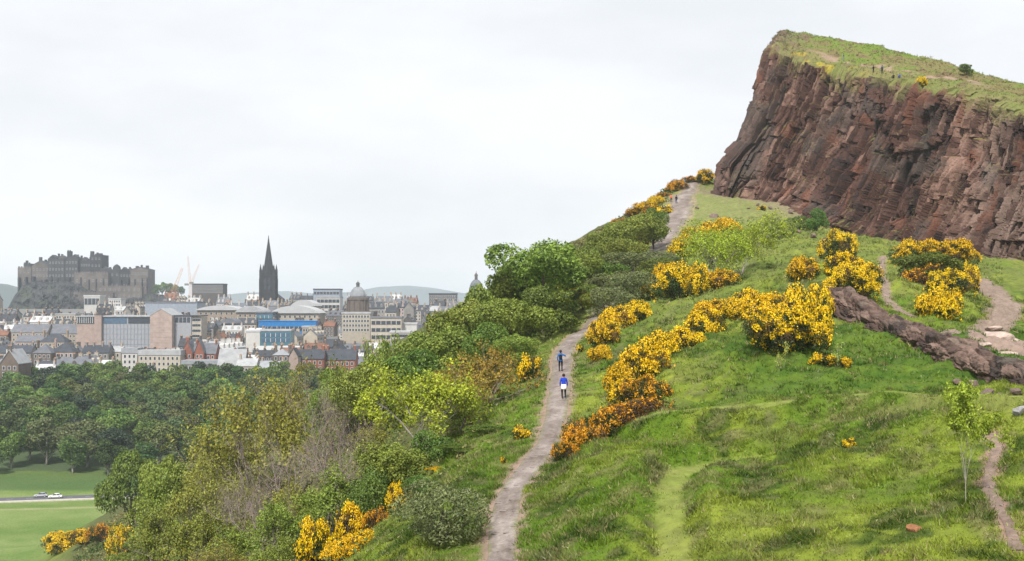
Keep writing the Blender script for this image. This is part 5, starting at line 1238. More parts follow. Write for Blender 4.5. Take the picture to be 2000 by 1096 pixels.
slab(668, 723, 613, 880, 18, W_CREAM, R_LIGHT, 'pale stone block with tall windows below the pale dome', cols=(9, 4)); slab(784, 814, 634, 860, 15, W_WHITE, R_WHITE, 'plain white block beside the ribbon windowed office'); slab(762, 800, 650, 790, 12, W_CREAM, R_WHITE, 'low cream block in front of the ribbon windowed office', cols=(8, 2))
slab(618, 664, 582, 1150, 20, W_WHITE, R_LIGHT, 'white office with dark window bands near the skyline', bands=[(585, 591), (596, 602)]); slab(612, 663, 566, 1350, 24, M_STEEL, R_SLATE, 'dark flat roofed block on the skyline between spire and dome', bands=[(570, 575)])
slab(500, 533, 612, 965, 18, M_GLASSB, R_SLATE2, 'blue glass block at the end of the curved white roof', bands=[(616, 622)], bandm=M_TEAL); slab(506, 617, 628, 930, 14, M_BLUE, M_BLUE, 'long low building with a bright blue fascia', bands=[(638, 646)], cap=.6)
slab(509, 568, 647, 820, 14, M_TEAL, R_LIGHT, 'teal glazed block with white end wall', bands=[(651, 658), (661, 668)], bandm=M_GLASSB); slab(480, 508, 648, 822, 14, W_WHITE, R_WHITE, 'blank white wall next to the teal glazed block')
slab(838, 892, 575, 1280, 16, W_DARK, R_SLATE, 'dark row of flats on the skyline above the slope trees', cols=(14, 3)); slab(590, 612, 640, 900, 12, W_TAN, R_LIGHT, 'small tan block at the end of the blue fascia', cols=(4, 2))
slab(108, 147, 615, 1010, 18, W_CREAM, R_LIGHT, 'cream windowless block left of the dark ribbon glazing'.replace('left of', 'beside'), cols=(7, 2))
def vault(px0, px1, eave, crown, D, dep, wall, roofm, label, name='hall_building'):
    k = D / F; zb = float(valley(0, D)) - 3; x = ((px0 + px1) / 2 - 1000) * k; w = (px1 - px0) * k; ze = (HOR - eave) * k - zb; zc = (HOR - crown) * k - zb
    e = empty(name, (x, D, zb), 0, label, 'building'); FOOT.append((x - w/2 - 2, x + w/2 + 2, D - 3, D + dep + 3)); MB().box(-w/2, w/2, 0, dep, 0, ze).build('wall', wall, e)
    m = MB(); n = 16; vs = []; fs = []
    for yy in (-1.5, dep + 1.5):
        for i in range(n + 1): t = i / n; vs.append((-w/2 - 1 + (w + 2) * t, yy, ze + .05 + (zc - ze) * math.sin(math.pi * t) ** .7))
        for i in range(n + 1): t = i / n; vs.append((-w/2 - 1 + (w + 2) * t, yy, ze + .02))
    N2 = 2 * (n + 1)
    for i in range(n): fs += [(i, i + 1, N2 + i + 1, N2 + i), (i, n + 1 + i, n + 2 + i, i + 1), (N2 + i, N2 + i + 1, N2 + n + 2 + i, N2 + n + 1 + i)]
    m.add(vs, fs); m.build('roof', roofm, e); windows(e, -w/2 + 1, w/2 - 1, max(1, ze - 9), ze - .6, 0, int(w / 4), 2, 1.5, 2.0); return e
vault(530, 622, 612, 597, 985, 34, W_CREAM, R_WHITE, 'hall with a broad curved white roof'); vault(570, 616, 598, 586, 1040, 30, W_CREAM, R_WHITE, 'smaller curved white roof behind the broad one'); vault(385, 470, 606, 597, 1010, 26, W_TAN, R_WHITE, 'long tan hall with a low white roof behind the pink tower'); vault(462, 515, 610, 598, 1000, 26, W_TAN, R_LIGHT, 'tan hall with a pale roof before the spire'); vault(432, 462, 632, 622, 905, 16, W_GREY, R_SLATE2, 'small hall with a dark barrel roof')
# houses one can tell apart ------------------------------------------------
house(0, 36, 712, 684, 600, 16, W_BROWN, R_LIGHT, 'dark brown gabled house with pale roof at the edge of the wood', axis='y', chim=1, rows=2)
house(566, 632, 702, 684, 655, 12, W_RED, R_SLATE, 'red brick flats with dark slate roof at the thicket edge', rows=3); house(634, 694, 704, 684, 662, 12, W_RED, R_SLATE, 'second red brick block with white bays and dark roof', rows=3)
house(564, 582, 698, 681, 646, 9, W_PINK, R_SLATE, 'orange brick gable end of the red flats', axis='y', chim=0, win=False); house(532, 565, 694, 682, 672, 11, W_BROWN, R_LEAD, 'square brown stone house with a low lead roof', hip=True, rows=4)
house(424, 476, 722, 684, 640, 14, W_GREY, R_LIGHT, 'chapel like house with a big steep pale roof', chim=0, rows=1, axis='x'); house(462, 500, 716, 702, 632, 10, W_CREAM, R_LIGHT, 'cream cottage with pale roof next to the chapel like house', chim=1); house(496, 552, 722, 708, 634, 12, W_CREAM, R_LEAD, 'low row with pale lead roof before the brown stone house', chim=2)
house(355, 376, 690, 666, 700, 12, W_RED, R_SLATE2, 'red gabled house, narrow end to the wood', axis='y', chim=1); house(376, 421, 692, 672, 702, 12, W_RED, R_SLATE2, 'red terrace with two white dormers', chim=2); house(380, 398, 690, 664, 698, 6, W_RED, R_SLATE2, 'small red gable on the red terrace', axis='y', chim=0)
house(22, 92, 650, 634, 880, 14, W_TAN, R_SLATE2, 'long tenement with grey slate roof and dormers, castle end', chim=4); house(92, 163, 652, 634, 884, 14, W_TAN, R_SLATE2, 'long tenement with grey slate roof and dormers, pink tower end', chim=4)
house(30, 84, 668, 656, 790, 13, W_PINK, R_SLATE2, 'pink stone terrace under the long tenement', chim=3); house(76, 128, 668, 652, 782, 12, W_TAN, R_SLATE, 'tan terrace with dark hipped roof', hip=True, chim=2)
house(64, 100, 690, 672, 700, 11, W_BROWN, R_SLATE2, 'brown house with broad grey roof above the wood', hip=True, chim=1); house(98, 144, 688, 670, 706, 12, W_PINK, R_SLATE, 'pink walled house with broad dark roof above the wood', hip=True, chim=1); house(-30, 60, 690, 676, 720, 12, W_GREY, R_SLATE, 'long grey row with dark roof behind the brown gabled house', chim=3)
house(270, 352, 694, 684, 690, 10, W_CREAM, R_LIGHT, 'long cream row with a flat pale roof above the trees', flat=True, chim=0); house(238, 268, 690, 680, 696, 10, W_WHITE, R_LEAD, 'white cube house above the wood', flat=True, chim=0); house(160, 212, 690, 676, 704, 11, W_GREY, R_SLATE, 'grey house with many chimneys above the wood', chim=4); house(205, 236, 688, 678, 712, 10, W_CREAM, R_LIGHT, 'cream house with a pale roof above the wood', chim=2)
house(355, 424, 712, 704, 660, 12, W_GREY, R_LEAD, 'low grey block with lead roof below the red terrace', flat=True, chim=0); house(455, 470, 676, 652, 780, 9, W_RED, R_TILE, 'narrow red brick tower house with pointed roof', axis='y', chim=0)
# the rest of the roofs ------------------------------------------------
styles = [(W_TAN, R_SLATE, 'tan stone', 'dark slate'), (W_GREY, R_SLATE, 'grey stone', 'dark slate'), (W_CREAM, R_SLATE2, 'cream', 'grey slate'), (W_WHITE, R_SLATE2, 'white', 'grey slate'), (W_PINK, R_SLATE, 'pink stone', 'dark slate'), (W_GREY, R_LIGHT, 'grey stone', 'pale'), (W_TAN, R_WHITE, 'tan stone', 'white'), (W_DARK, R_SLATE, 'blackened stone', 'dark slate'), (W_WHITE, R_WHITE, 'white', 'white'), (W_BROWN, R_TILE, 'brown stone', 'red tiled'), (W_CREAM, R_SLATE, 'cream', 'dark slate'), (W_DARK, R_SLATE2, 'blackened stone', 'grey slate')]
protos = []
for i, (wm, rm, a, b) in enumerate(styles):
    for v in range(2):
        w, dp, ze = ((8.8, 7.8, 8.0), (13.5, 8.8, 9.8))[v]; w += i % 3; rise = 3.6 + .4 * (i % 4)
        e = empty('town_house', (0, 0, 0)); m = MB(); m.box(-w/2, w/2, -dp/2, dp/2, -4, ze); m.gable_wall(-w/2 + .02, w/2 - .02, -dp/2 + .02, dp/2 - .02, ze, ze + rise - .02); m.build('wall', wm, e)
        rf = MB().gable(-w/2, w/2, -dp/2, dp/2, ze + .02, ze + rise, 'x').build('roof', rm, e)
        if v:
            for k in range(3):
                x = -w/2 + w * (k + .5) / 3; m = MB(); m.box(x - .9, x + .9, -dp/2 + .6, -dp/2 + 3.4, ze + .4, ze + 2.6); m.gable_wall(x - .9, x + .9, -dp/2 + .6, -dp/2 + 3.4, ze + 2.6, ze + 3.4, 'y'); m.build('dormer', wm, e)
        windows(e, -w/2 + .6, w/2 - .6, ze - 9, ze - .2, -dp/2, int(w / 2.5), 3)
        for x in ((-w/2 + .7, w/2 - .7) if not v else (-w/2 + .7, 0, w/2 - .7)): chimney(e, x, 0, ze + rise, .95, 2.4, 1.6, wm)
        protos.append((e, w, dp, f'{a} house with {b} roof and {"three" if v else "two"} chimney stacks in the town', f'{a} town houses with {b} roofs'))
cr = np.random.default_rng(9); used_p = set(); nh = 0; CAND = []; skyl = np.where(np.arange(-200, 1300) < 480, 722.0, 735.0)
PROT = [(187,340,679,850),(147,392,656,850),(500,620,638,930),(509,570,672,820),(530,622,614,985),(672,726,636,1010),(724,786,666,850),(668,724,662,880),(762,816,664,790),(15,175,603,1700),(175,300,590,1700),(503,548,584,1330),(385,516,612,1000),(283,385,611,1080),(20,165,662,880),(30,130,676,790),(352,424,697,700),(424,476,726,640),(562,696,722,655),(612,664,604,1150),(60,146,694,700),(270,352,694,690),(908,960,580,1180),(300,360,580,1240)]
def zone(px, D):
    if D < 770: return 'behind the wood'
    if D < 950: return 'by the grey hall'
    return 'below the castle' if px < 320 else ('by the dark spire' if px < 620 else 'by the pale dome')
for D in [664, 684, 705, 728, 752, 778, 805, 833, 862, 892, 923, 955, 990, 1027, 1066, 1108, 1152, 1200, 1252, 1310, 1375, 1450, 1540]:
    x = (-50 - 1000) / F * D; xe = (985 - 1000) / F * D
    while x < xe:
        k = int(cr.choice(len(protos), p=None)); 
        if D > 1050 and cr.uniform() < .55: k = int(cr.choice([0, 1, 2, 3, 14, 15, 22, 23, 20, 21]))
        e0, w, dp, lab, grp = protos[k]; rz = cr.choice([0, 0, .25, -.2, 1.57, 1.35, -.45]) + cr.normal() * .05
        ext = abs(w * math.cos(rz)) / 2 + abs(dp * math.sin(rz)) / 2; eyt = abs(w * math.sin(rz)) / 2 + abs(dp * math.cos(rz)) / 2
        xc = x + ext + cr.uniform(.3, 3.5 if D < 1000 else 6); yc = D + cr.uniform(-8, 8); x = xc + ext - .5
        px = 1000 + xc / yc * F
        if any(xc + ext > a and xc - ext < b and yc + eyt > c and yc - eyt < d for a, b, c, d in FOOT): continue
        if px > 720 and D < 700: continue
        if hill(np.array([xc]), np.array([yc]))[0] > valley(0, yc): continue
        s = cr.uniform(.82, 1.12); zs = s * cr.uniform(.8, 1.25) * (1.0 if D < 1100 else 1.25); bad = False
        for a, b, yb, Dl in PROT:
            if yc < Dl and a - 1 < px + ext / yc * F and px - ext / yc * F < b + 1:
                hmax = (HOR - yb) / F * yc - (float(valley(0, yc)) - 1.0); zs = min(zs, hmax / 14.5)
        if zs < .55: continue
        i0, i1 = int(px - ext / yc * F) + 200, int(px + ext / yc * F) + 201; top_y = HOR - (float(valley(0, yc)) - 1.0 + (14.5 if k % 2 else 12.3) * zs) / yc * F
        vis = skyl[max(i0, 0):i1] - top_y
        if (vis > 2.5).mean() < .4: continue
        skyl[max(i0, 0):i1] = np.minimum(skyl[max(i0, 0):i1], top_y + (3.3 * zs) / yc * F)
        CAND.append((float(np.clip(vis, 0, 14 * zs / yc * F).sum()), k, xc, yc, rz, s, zs, px, D))
CAND.sort(reverse=True)
for area, k, xc, yc, rz, s, zs, px, D in CAND[:262]:
    e0, w, dp, lab, grp = protos[k]
    o = e0 if k not in used_p else copy_tree(e0); used_p.add(k); o.location = (xc, yc, float(valley(0, yc)) - 1.0); o.rotation_euler = (0, 0, rz); o.scale = (s, s, zs * .92)
    zn = zone(px, D); tag(o, lab.replace('in the town', zn), 'house', grp + ' ' + zn); nh += 1
for k, (e0, *_ ) in enumerate(protos):
    if k not in used_p:
        for ch in list(e0.children): bpy.data.objects.remove(ch)
        bpy.data.objects.remove(e0)
print('HOUSES', nh)
# cranes ------------------------------------------------
def crane(bx_, by_, tx_, ty_, D, mat, label, jw=1.5):
    k = D / F; base = np.array([(bx_ - 1000) * k, D, float(valley(0, D))]); piv = np.array([(bx_ - 1000) * k, D, (HOR - by_) * k]); tip = np.array([(tx_ - 1000) * k, D + 6, (HOR - ty_) * k])
    e = empty('tower_crane', tuple(base), 0, label, 'crane')
    def truss(nm, a, b, w0, w1):
        m = MB(); a = np.array(a); b = np.array(b); d = unit(b - a); u = unit(np.cross(d, [0, 1, 0.01])); v = np.cross(d, u); n = max(4, int(np.linalg.norm(b - a) / 4))
        cs = [(1, 1), (1, -1), (-1, -1), (-1, 1)]; pt = lambda t, c: a + (b - a) * t + (u * c[0] + v * c[1]) * (w0 + (w1 - w0) * t) / 2
        for c in cs: m.tube([pt(0, c), pt(1, c)], [.11, .08], 4)
        for i in range(n):
            for j in range(4): m.tube([pt(i / n, cs[j]), pt((i + 1) / n, cs[(j + 1) % 4])], [.05, .05], 3)
        return m.build(nm, mat, e)
    lp = piv - base; truss('mast', (0, 0, 0), lp, 2.0, 2.0); truss('jib', lp, tip - base, jw * 1.3, jw * .6)
    bk = unit((piv - tip) * np.array([1, 1, 0])); m = MB(); q = lp + bk * 5; m.obox((q[0], q[1], lp[2] - 1), 4, 2, 2.2); m.build('counterweight', W_GREY, e); m = MB(); m.obox((lp[0], lp[1] - 2, lp[2] - .5), 1.8, 1.8, 2.2); m.build('cab', M_FRAME, e)
    m = MB(); pk = lp + np.array([bk[0] * 2, 0, 7.0]); m.tube([lp, pk], [.2, .12], 4); m.tube([pk, lp + (tip - piv) * .75], [.06, .06], 3); m.tube([pk, q], [.06, .06], 3); m.build('stay', mat, e)
crane(333, 586, 353, 523, 1240, M_CRANE_O, 'orange luffing crane rising beside the tree below the castle', 2.6); crane(371, 553, 364, 500, 1300, M_CRANE_P, 'pale crane with the tallest upright jib'); crane(373, 556, 386, 516, 1310, M_CRANE_P, 'pale crane with its jib leaning towards the spire')
# ------------------------------------------------------------------ people
def cloth(n, c): return mat_plain(n, c, var=.15, scale=8, rough=.85)
SKIN = mat_plain('skin', (0.50, 0.30, 0.22), var=.05, scale=5); HAIR = cloth('hair_brown', (0.035, 0.022, 0.015)); BLACK = cloth('cloth_black', (0.014, 0.014, 0.018)); NAVY = cloth('cloth_navy', (0.03, 0.045, 0.12)); ROYAL = cloth('jacket_royal_blue', (0.018, 0.055, 0.46)); AZURE = cloth('jacket_azure', (0.03, 0.13, 0.36)); WHITE = cloth('cloth_white', (0.82, 0.82, 0.82)); ORANGE = cloth('cloth_orange', (0.72, 0.17, 0.08)); GREYC = cloth('cloth_grey', (0.16, 0.18, 0.24)); RED = cloth('cloth_red', (0.5, 0.06, 0.05))
def person(loc, head, pose, jacket, legs, label, shoes=None, extras=(), height=1.72, group=None):
    """one continuous skinned body; pose gives the joints facing +Y"""
    J = dict(pel=(0, 0, .95), spi=(0, .0, 1.15), che=(0, .02, 1.36), nec=(0, .02, 1.50), hb=(0, .04, 1.58), ht=(0, .03, 1.70),
             ls=(-.17, .01, 1.43), le=(-.25, -.03, 1.16), lw=(-.25, .08, .93), lh=(-.25, .12, .83), rs=(.17, .01, 1.43), re=(.25, .03, 1.16), rw=(.27, .12, .94), rh=(.27, .16, .84),
             lp=(-.10, 0, .92), lk=(-.11, .10, .52), la=(-.11, -.04, .10), lt=(-.12, .13, .04), rp=(.10, 0, .92), rk=(.11, .06, .50), ra=(.11, -.20, .13), rt=(.12, -.06, .04))
    J.update(pose); names = list(J); ix = {n: i for i, n in enumerate(names)}
    E = [('pel', 'spi'), ('spi', 'che'), ('che', 'nec'), ('nec', 'hb'), ('hb', 'ht')]
    for s in 'lr': E += [('che', s+'s'), (s+'s', s+'e'), (s+'e', s+'w'), (s+'w', s+'h'), ('pel', s+'p'), (s+'p', s+'k'), (s+'k', s+'a'), (s+'a', s+'t')]
    R = dict(pel=.15, spi=.135, che=.16, nec=.062, hb=.085, ht=.095, ls=.085, le=.058, lw=.042, lh=.04, rs=.085, re=.058, rw=.042, rh=.04, lp=.105, lk=.072, la=.052, lt=.045, rp=.105, rk=.072, ra=.052, rt=.045)
    me = bpy.data.meshes.new('skeleton'); me.from_pydata([J[n] for n in names], [(ix[a], ix[b]) for a, b in E], [])
    o = bpy.data.objects.new('skeleton', me); COL.objects.link(o); md = o.modifiers.new('Skin', 'SKIN'); md.use_smooth_shade = True
    sv = me.skin_vertices[0].data
    for n in names: sv[ix[n]].radius = (R[n], R[n] * (.8 if n in ('pel', 'spi', 'che') else 1.0)); sv[ix[n]].use_root = (n == 'pel')
    sb = o.modifiers.new('Sub', 'SUBSURF'); sb.levels = 1; sb.render_levels = 1
    dg = bpy.context.evaluated_depsgraph_get(); body = bpy.data.meshes.new_from_object(o.evaluated_get(dg)); bpy.data.objects.remove(o)
    body.name = 'body'
    for m_ in (jacket, legs, SKIN, shoes or BLACK): body.materials.append(m_)
    bone = {('hb', 'ht'): 2, ('nec', 'hb'): 2}
    for s in 'lr': bone.update({(s+'p', s+'k'): 1, (s+'k', s+'a'): 1, (s+'a', s+'t'): 3, ('pel', s+'p'): 1, (s+'w', s+'h'): 2})
    Cn = np.empty(len(body.polygons) * 3); body.polygons.foreach_get('center', Cn); Cn = Cn.reshape(-1, 3); bd = np.full(len(Cn), 9.0); bi = np.zeros(len(Cn), np.int32)
    for a, b in E:
        A_, B_ = np.array(J[a]), np.array(J[b]); t = np.clip(((Cn - A_) @ (B_ - A_)) / ((B_ - A_) @ (B_ - A_)), 0, 1); d = np.linalg.norm(Cn - A_ - t[:, None] * (B_ - A_), axis=1) - min(R[a], R[b]) * .5
        n = d < bd; bd = np.where(n, d, bd); bi = np.where(n, bone.get((a, b), 0), bi)
    body.polygons.foreach_set('material_index', bi.astype(np.int32))
    # hands: a palm with four fingers and a thumb, joined to the wrist
    e = empty('person', tuple(loc), head, label, 'person', group); e.scale = (height / 1.78,) * 3
    bo = obj('body', body, e)
    m = MB()
    for s in 'lr':
        h = np.array(J[s+'h']); d = unit(h - np.array(J[s+'w'])); sg = -1 if s == 'l' else 1
        for k in range(4): a = h + np.array([0, (k - 1.5) * .02, 0]) + d * .02; m.tube([a, a + d * (.045 + .012 * (k in (1, 2))), a + d * .085 + np.array([-sg * .02, 0, 0])], [.010, .009, .006], 5)
        a = h + np.array([0, .03, 0]) - d * .02; m.tube([a, a + d * .03 + np.array([0, .03, 0]), a + d * .06 + np.array([0, .035, 0])], [.012, .010, .007], 5)
    m.build('fingers', SKIN, bo)
    hb = np.array(J['ht']); m = MB(); m.lathe((hb[0], hb[1] - .015, hb[2] - .10), [(.085, 0), (.112, .05), (.108, .12), (.075, .18), (.02, .205)], 10); m.build('hair', extras[0] if extras and not isinstance(extras[0], tuple) else HAIR, e, True)
    fc = MB(); fy = hb[1] + .085; fc.tube([(hb[0], fy, hb[2] - .02), (hb[0], fy + .03, hb[2] - .055)], [.012, .018], 5)
    for sx_ in (-.032, .032): fc.lathe((hb[0] + sx_, fy + .004, hb[2] - .02), [(.004, 0), (.012, .006), (.004, .014)], 6)
    fc.build('face', SKIN, bo)
    return e
SIT = dict(pel=(0, 0, .16), spi=(0, -.05, .36), che=(0, -.04, .58), nec=(0, -.02, .72), hb=(0, 0, .80), ht=(0, 0, .92), ls=(-.17, -.03, .65), le=(-.25, .06, .42), lw=(-.16, .26, .38), lh=(-.12, .33, .36), rs=(.17, -.03, .65), re=(.25, .06, .42), rw=(.16, .26, .38), rh=(.12, .33, .36), lp=(-.1, .02, .15), lk=(-.13, .40, .40), la=(-.12, .55, .06), lt=(-.12, .70, .04), rp=(.1, .02, .15), rk=(.13, .40, .42), ra=(.13, .52, .06), rt=(.13, .67, .04))
STAND = dict(lk=(-.11, .03, .50), la=(-.12, -.02, .08), lt=(-.13, .12, .03), rk=(.11, .03, .50), ra=(.12, -.02, .08), rt=(.13, .12, .03))
def gpt(px, py, on=ground_hit):
    g = on(px, py); return (g[0], g[1], drop(g[0], g[1]) + (0.06 if on is ground_hit else 0.0))
pa = person(gpt(1101, 781), .05, {}, ROYAL, BLACK, 'walker in royal blue jacket with white top tied at the waist', WHITE, height=1.74)
m = MB(); m.lathe((0, 0, .70), [(.235, 0), (.205, .12), (.19, .26), (.165, .34)], 12); m.tube([(-.05, .17, .98), (-.09, .20, .80), (-.1, .2, .64)], [.05, .06, .03], 5); m.tube([(.05, .17, .98), (.1, .2, .8), (.11, .2, .66)], [.05, .06, .03], 5); m.build('tied_white_top', WHITE, pa, True)
pb = person(gpt(1095, 727), -.05, dict(re=(.42, .05, 1.28), rw=(.30, .22, 1.40), rh=(.22, .28, 1.46)), AZURE, BLACK, 'walker in lighter blue jacket with small black backpack and raised arm', height=1.74)
m = MB(); m.obox((0, -.20, 1.08), .26, .15, .34, 0, .85); m.build('backpack', BLACK, pb)
m = MB(); m.lathe((0, 0, .86), [(.19, 0), (.17, .16)], 10); m.build('jacket_hem', AZURE, pb, True)
person(gpt(1311, 397), .3, {}, ORANGE, BLACK, 'far walker in an orange top on the upper path', height=1.72); person(gpt(1321, 398), .2, {}, BLACK, NAVY, 'far walker all in dark clothes beside the orange top', height=1.76)
def cpt(px, py):
    g = cliff_hit(px, py); g = P(px, py, 255) if g is None else g; return (g[0], g[1], g[2] - .02)
person(cpt(1648, 119), 1.0, STAND, NAVY, GREYC, 'person in navy standing alone high on the cliff top', height=1.74)
person(cpt(1706, 142), .5, STAND, BLACK, BLACK, 'dark clothed person walking behind another on the cliff top', height=1.6); person(cpt(1723, 144), .4, {}, NAVY, BLACK, 'taller dark clothed walker on the cliff top track', height=1.8)
person(cpt(1745, 153), 2.5, SIT, BLACK, BLACK, 'person in black sitting at the rim of the cliff top'); person(cpt(1757, 153), 2.4, SIT, ROYAL, NAVY, 'person in blue sitting at the rim of the cliff top')

# ------------------------------------------------------------------ cars
PAINT_W = mat_plain('paint_white', (0.78, 0.78, 0.79), rough=.25, var=.03, spec=.5); PAINT_S = mat_plain('paint_silver', (0.48, 0.49, 0.52), rough=.25, var=.03, spec=.5, metallic=.3); TYRE = mat_plain('tyre', (0.02, 0.02, 0.02)); RIM = mat_plain('rim', (0.45, 0.45, 0.46), rough=.35); LAMP = mat_plain('lamp_glass', (0.8, 0.8, 0.78), rough=.1); TAIL = mat_plain('lamp_red', (0.4, 0.02, 0.02), rough=.2)
def car(px, py, rz, paint, label):
    g = ground_hit(px, py); e = empty('parked_car', (g[0], g[1], float(H(np.array([g[0]]), np.array([g[1]]))[0]) + .23), rz, label, 'car', 'cars on the valley road'); e.name = 'car'
    def loft(secs, mat, nm, par=e, sm=True):
        m = MB(); n = len(secs[0][1]); vs = []; fs = []
        for x, pr in secs:
            for y, z in pr: vs.append((x, y, z))
        for i in range(len(secs) - 1):
            for k in range(n): fs.append((i*n+k, (i+1)*n+k, (i+1)*n+(k+1)%n, i*n+(k+1)%n))
        fs.append(tuple(range(n))); fs.append(tuple((len(secs)-1)*n + k for k in range(n - 1, -1, -1))); m.add(vs, fs); return m.build(nm, mat, par, False)
    def sec(w, z0, z1, r=.14): return [(-w + r, z0), (w - r, z0), (w, z0 + r), (w * .99, (z0 + z1) / 2), (w - r * .6, z1 - .03), (w - r * 1.6, z1), (-w + r * 1.6, z1), (-w + r * .6, z1 - .03), (-w * .99, (z0 + z1) / 2), (-w, z0 + r)]
    body = loft([(-2.12, sec(.72, .38, .72)), (-2.02, sec(.82, .26, .88)), (-1.5, sec(.87, .22, .96)), (-.6, sec(.88, .22, .97)), (.6, sec(.88, .22, .95)), (1.3, sec(.87, .22, .90)), (1.9, sec(.82, .24, .76)), (2.1, sec(.70, .34, .62))], paint, 'body')
    loft([(-1.75, sec(.72, .9, .98, .03)), (-1.25, sec(.70, .9, 1.38, .08)), (-.5, sec(.69, .9, 1.47, .08)), (.2, sec(.68, .9, 1.43, .08)), (.95, sec(.72, .88, .97, .03))], paint, 'cabin')
    for s in (-1, 1):
        for x0, x1 in ((-1.28, -.5), (-.42, .42)):
            m = MB(); vs = [(x0 - (.25 if x0 < -1 else 0), s * .865, .98), (x1 + (.28 if x1 > 0 else 0), s * .865, .97), (x1 - .02, s * .70, 1.36), (x0 + .06, s * .70, 1.36)]; vs += [(a, b - s * .12, c) for a, b, c in vs]; m.add(vs, [(0,1,2,3), (7,6,5,4), (0,4,5,1), (1,5,6,2), (2,6,7,3), (3,7,4,0)]); m.build('side_window', M_WIN, e)
    for nm, xa, za, xb, zb in (('windscreen', 1.03, .97, .30, 1.42), ('rear_window', -1.80, .98, -1.30, 1.38)):
        m = MB(); vs = [(xa, -.66, za), (xa, .66, za), (xb, .58, zb), (xb, -.58, zb)]; vs += [(a - .06 * (1 if xa > 0 else -1), b, c - .04) for a, b, c in vs]; m.add(vs, [(0,1,2,3), (7,6,5,4), (0,4,5,1), (1,5,6,2), (2,6,7,3), (3,7,4,0)]); m.build(nm, M_WIN, e)
    for x in (-1.28, 1.32):
        for s in (-1, 1):
            w = MB(); n = 16; vs = [(x + .32 * math.cos(TAU*k/n), s * (.90 - .2 * j), .32 + .32 * math.sin(TAU*k/n)) for j in (0, 1) for k in range(n)]; w.add(vs, [(k, (k+1)%n, n+(k+1)%n, n+k) for k in range(n)] + [tuple(range(n)), tuple(range(2*n-1, n-1, -1))]); wh = w.build('wheel', TYRE, e)
            w = MB(); vs = [(x + .2 * math.cos(TAU*k/n), s * (.915 - .05 * j), .32 + .2 * math.sin(TAU*k/n)) for j in (0, 1) for k in range(n)]; w.add(vs, [(k, (k+1)%n, n+(k+1)%n, n+k) for k in range(n)] + [tuple(range(n))]); w.build('rim', RIM, wh)
    for s in (-1, 1): MB().box(2.0, 2.08, s * .58 - .13, s * .58 + .13, .60, .70).build('headlight', LAMP, e); MB().box(-2.10, -2.0, s * .62 - .1, s * .62 + .1, .70, .84).build('tail_light', TAIL, e); MB().box(.72, .86, s * .95 - .09, s * .95 + .09, .98, 1.1).build('mirror', paint, e)
    return e
rza = math.atan2(rd[1], rd[0])
car(80, 972, rza + math.pi, PAINT_S, 'silver car on the valley road behind the white one'); car(108, 974, rza + math.pi, PAINT_W, 'white car on the valley road nearer the dark tree')

# ------------------------------------------------------------------ rough grass
gr = np.random.default_rng(21)
def tufts(n, ymin, ymax, amin, amax, size, blades, width, ok):
    # scatter evenly over the ground in plan
    u = gr.uniform(0, 1, n); y = np.sqrt(ymin ** 2 + (ymax ** 2 - ymin ** 2) * u); x = gr.uniform(amin, amax, n) * y
    k = ok(x, y); x, y = x[k], y[k]; z = H(x, y) + lump(x, y)
    return x, y, z, np.full(len(x), size), blades, width
pathx = lambda y: np.interp(y, path_fine[:, 1], path_fine[:, 0])
def clear(x, y):
    d, w = seg_dist(x, y, path_fine[:, :2], path_fine[:, 3]); k = d > w * .5 + .12 + .18 * vnoise(x * 1.5, y * 1.5, seed=3)
    for l, hw in ((side_line, .22), (trail_line, .3), (scar_line, 1.15), (scar2_line, 1.2)): k &= seg_dist(x, y, l) > hw + .3 * hw ** .5 * vnoise(x * 2, y * 2, seed=8)
    ln = np.minimum(seg_dist(x, y, lane_line), seg_dist(x, y, lane2_line)); k &= (ln > .6 + .25 * vnoise(x * 1.3, y * 1.3, seed=12)) | (gr.uniform(size=len(x)) < .5)
    return k
sets = []
sets.append(tufts(84000, 37, 72, -.16, .43, .27, 6, .046, lambda x, y: clear(x, y) & (x > pathx(y) - 9)))
sets.append(tufts(30000, 72, 125, -.10, .43, .36, 6, .07, lambda x, y: clear(x, y) & (x > pathx(y) - 8)))
sets.append(tufts(14000, 125, 235, .0, .40, .5, 5, .12, lambda x, y: clear(x, y) & (x > pathx(y) - 9) & (seg_dist(x, y, foot_xy) > 5)))
ti, tj = gr.integers(0, NU, 12000), gr.integers(5, int(NT * .80), 12000); tp_ = top[ti, np.minimum(tj, NT - 2)]; okp = (np.abs(tp_[:, 0] / tp_[:, 1]) < .45) & (trodden[ti, np.minimum(tj, NT - 2), 0] < .3)
tp_ = tp_[okp] + gr.normal(size=(okp.sum(), 3)) * np.array([.3, .3, 0]); tcol = ct[ti[okp], np.minimum(tj[okp], NT - 2)]
sets.append((tp_[:, 0], tp_[:, 1], tp_[:, 2] - .05, np.full(len(tp_), .45), 5, .14))
Vg, Cg = [], []
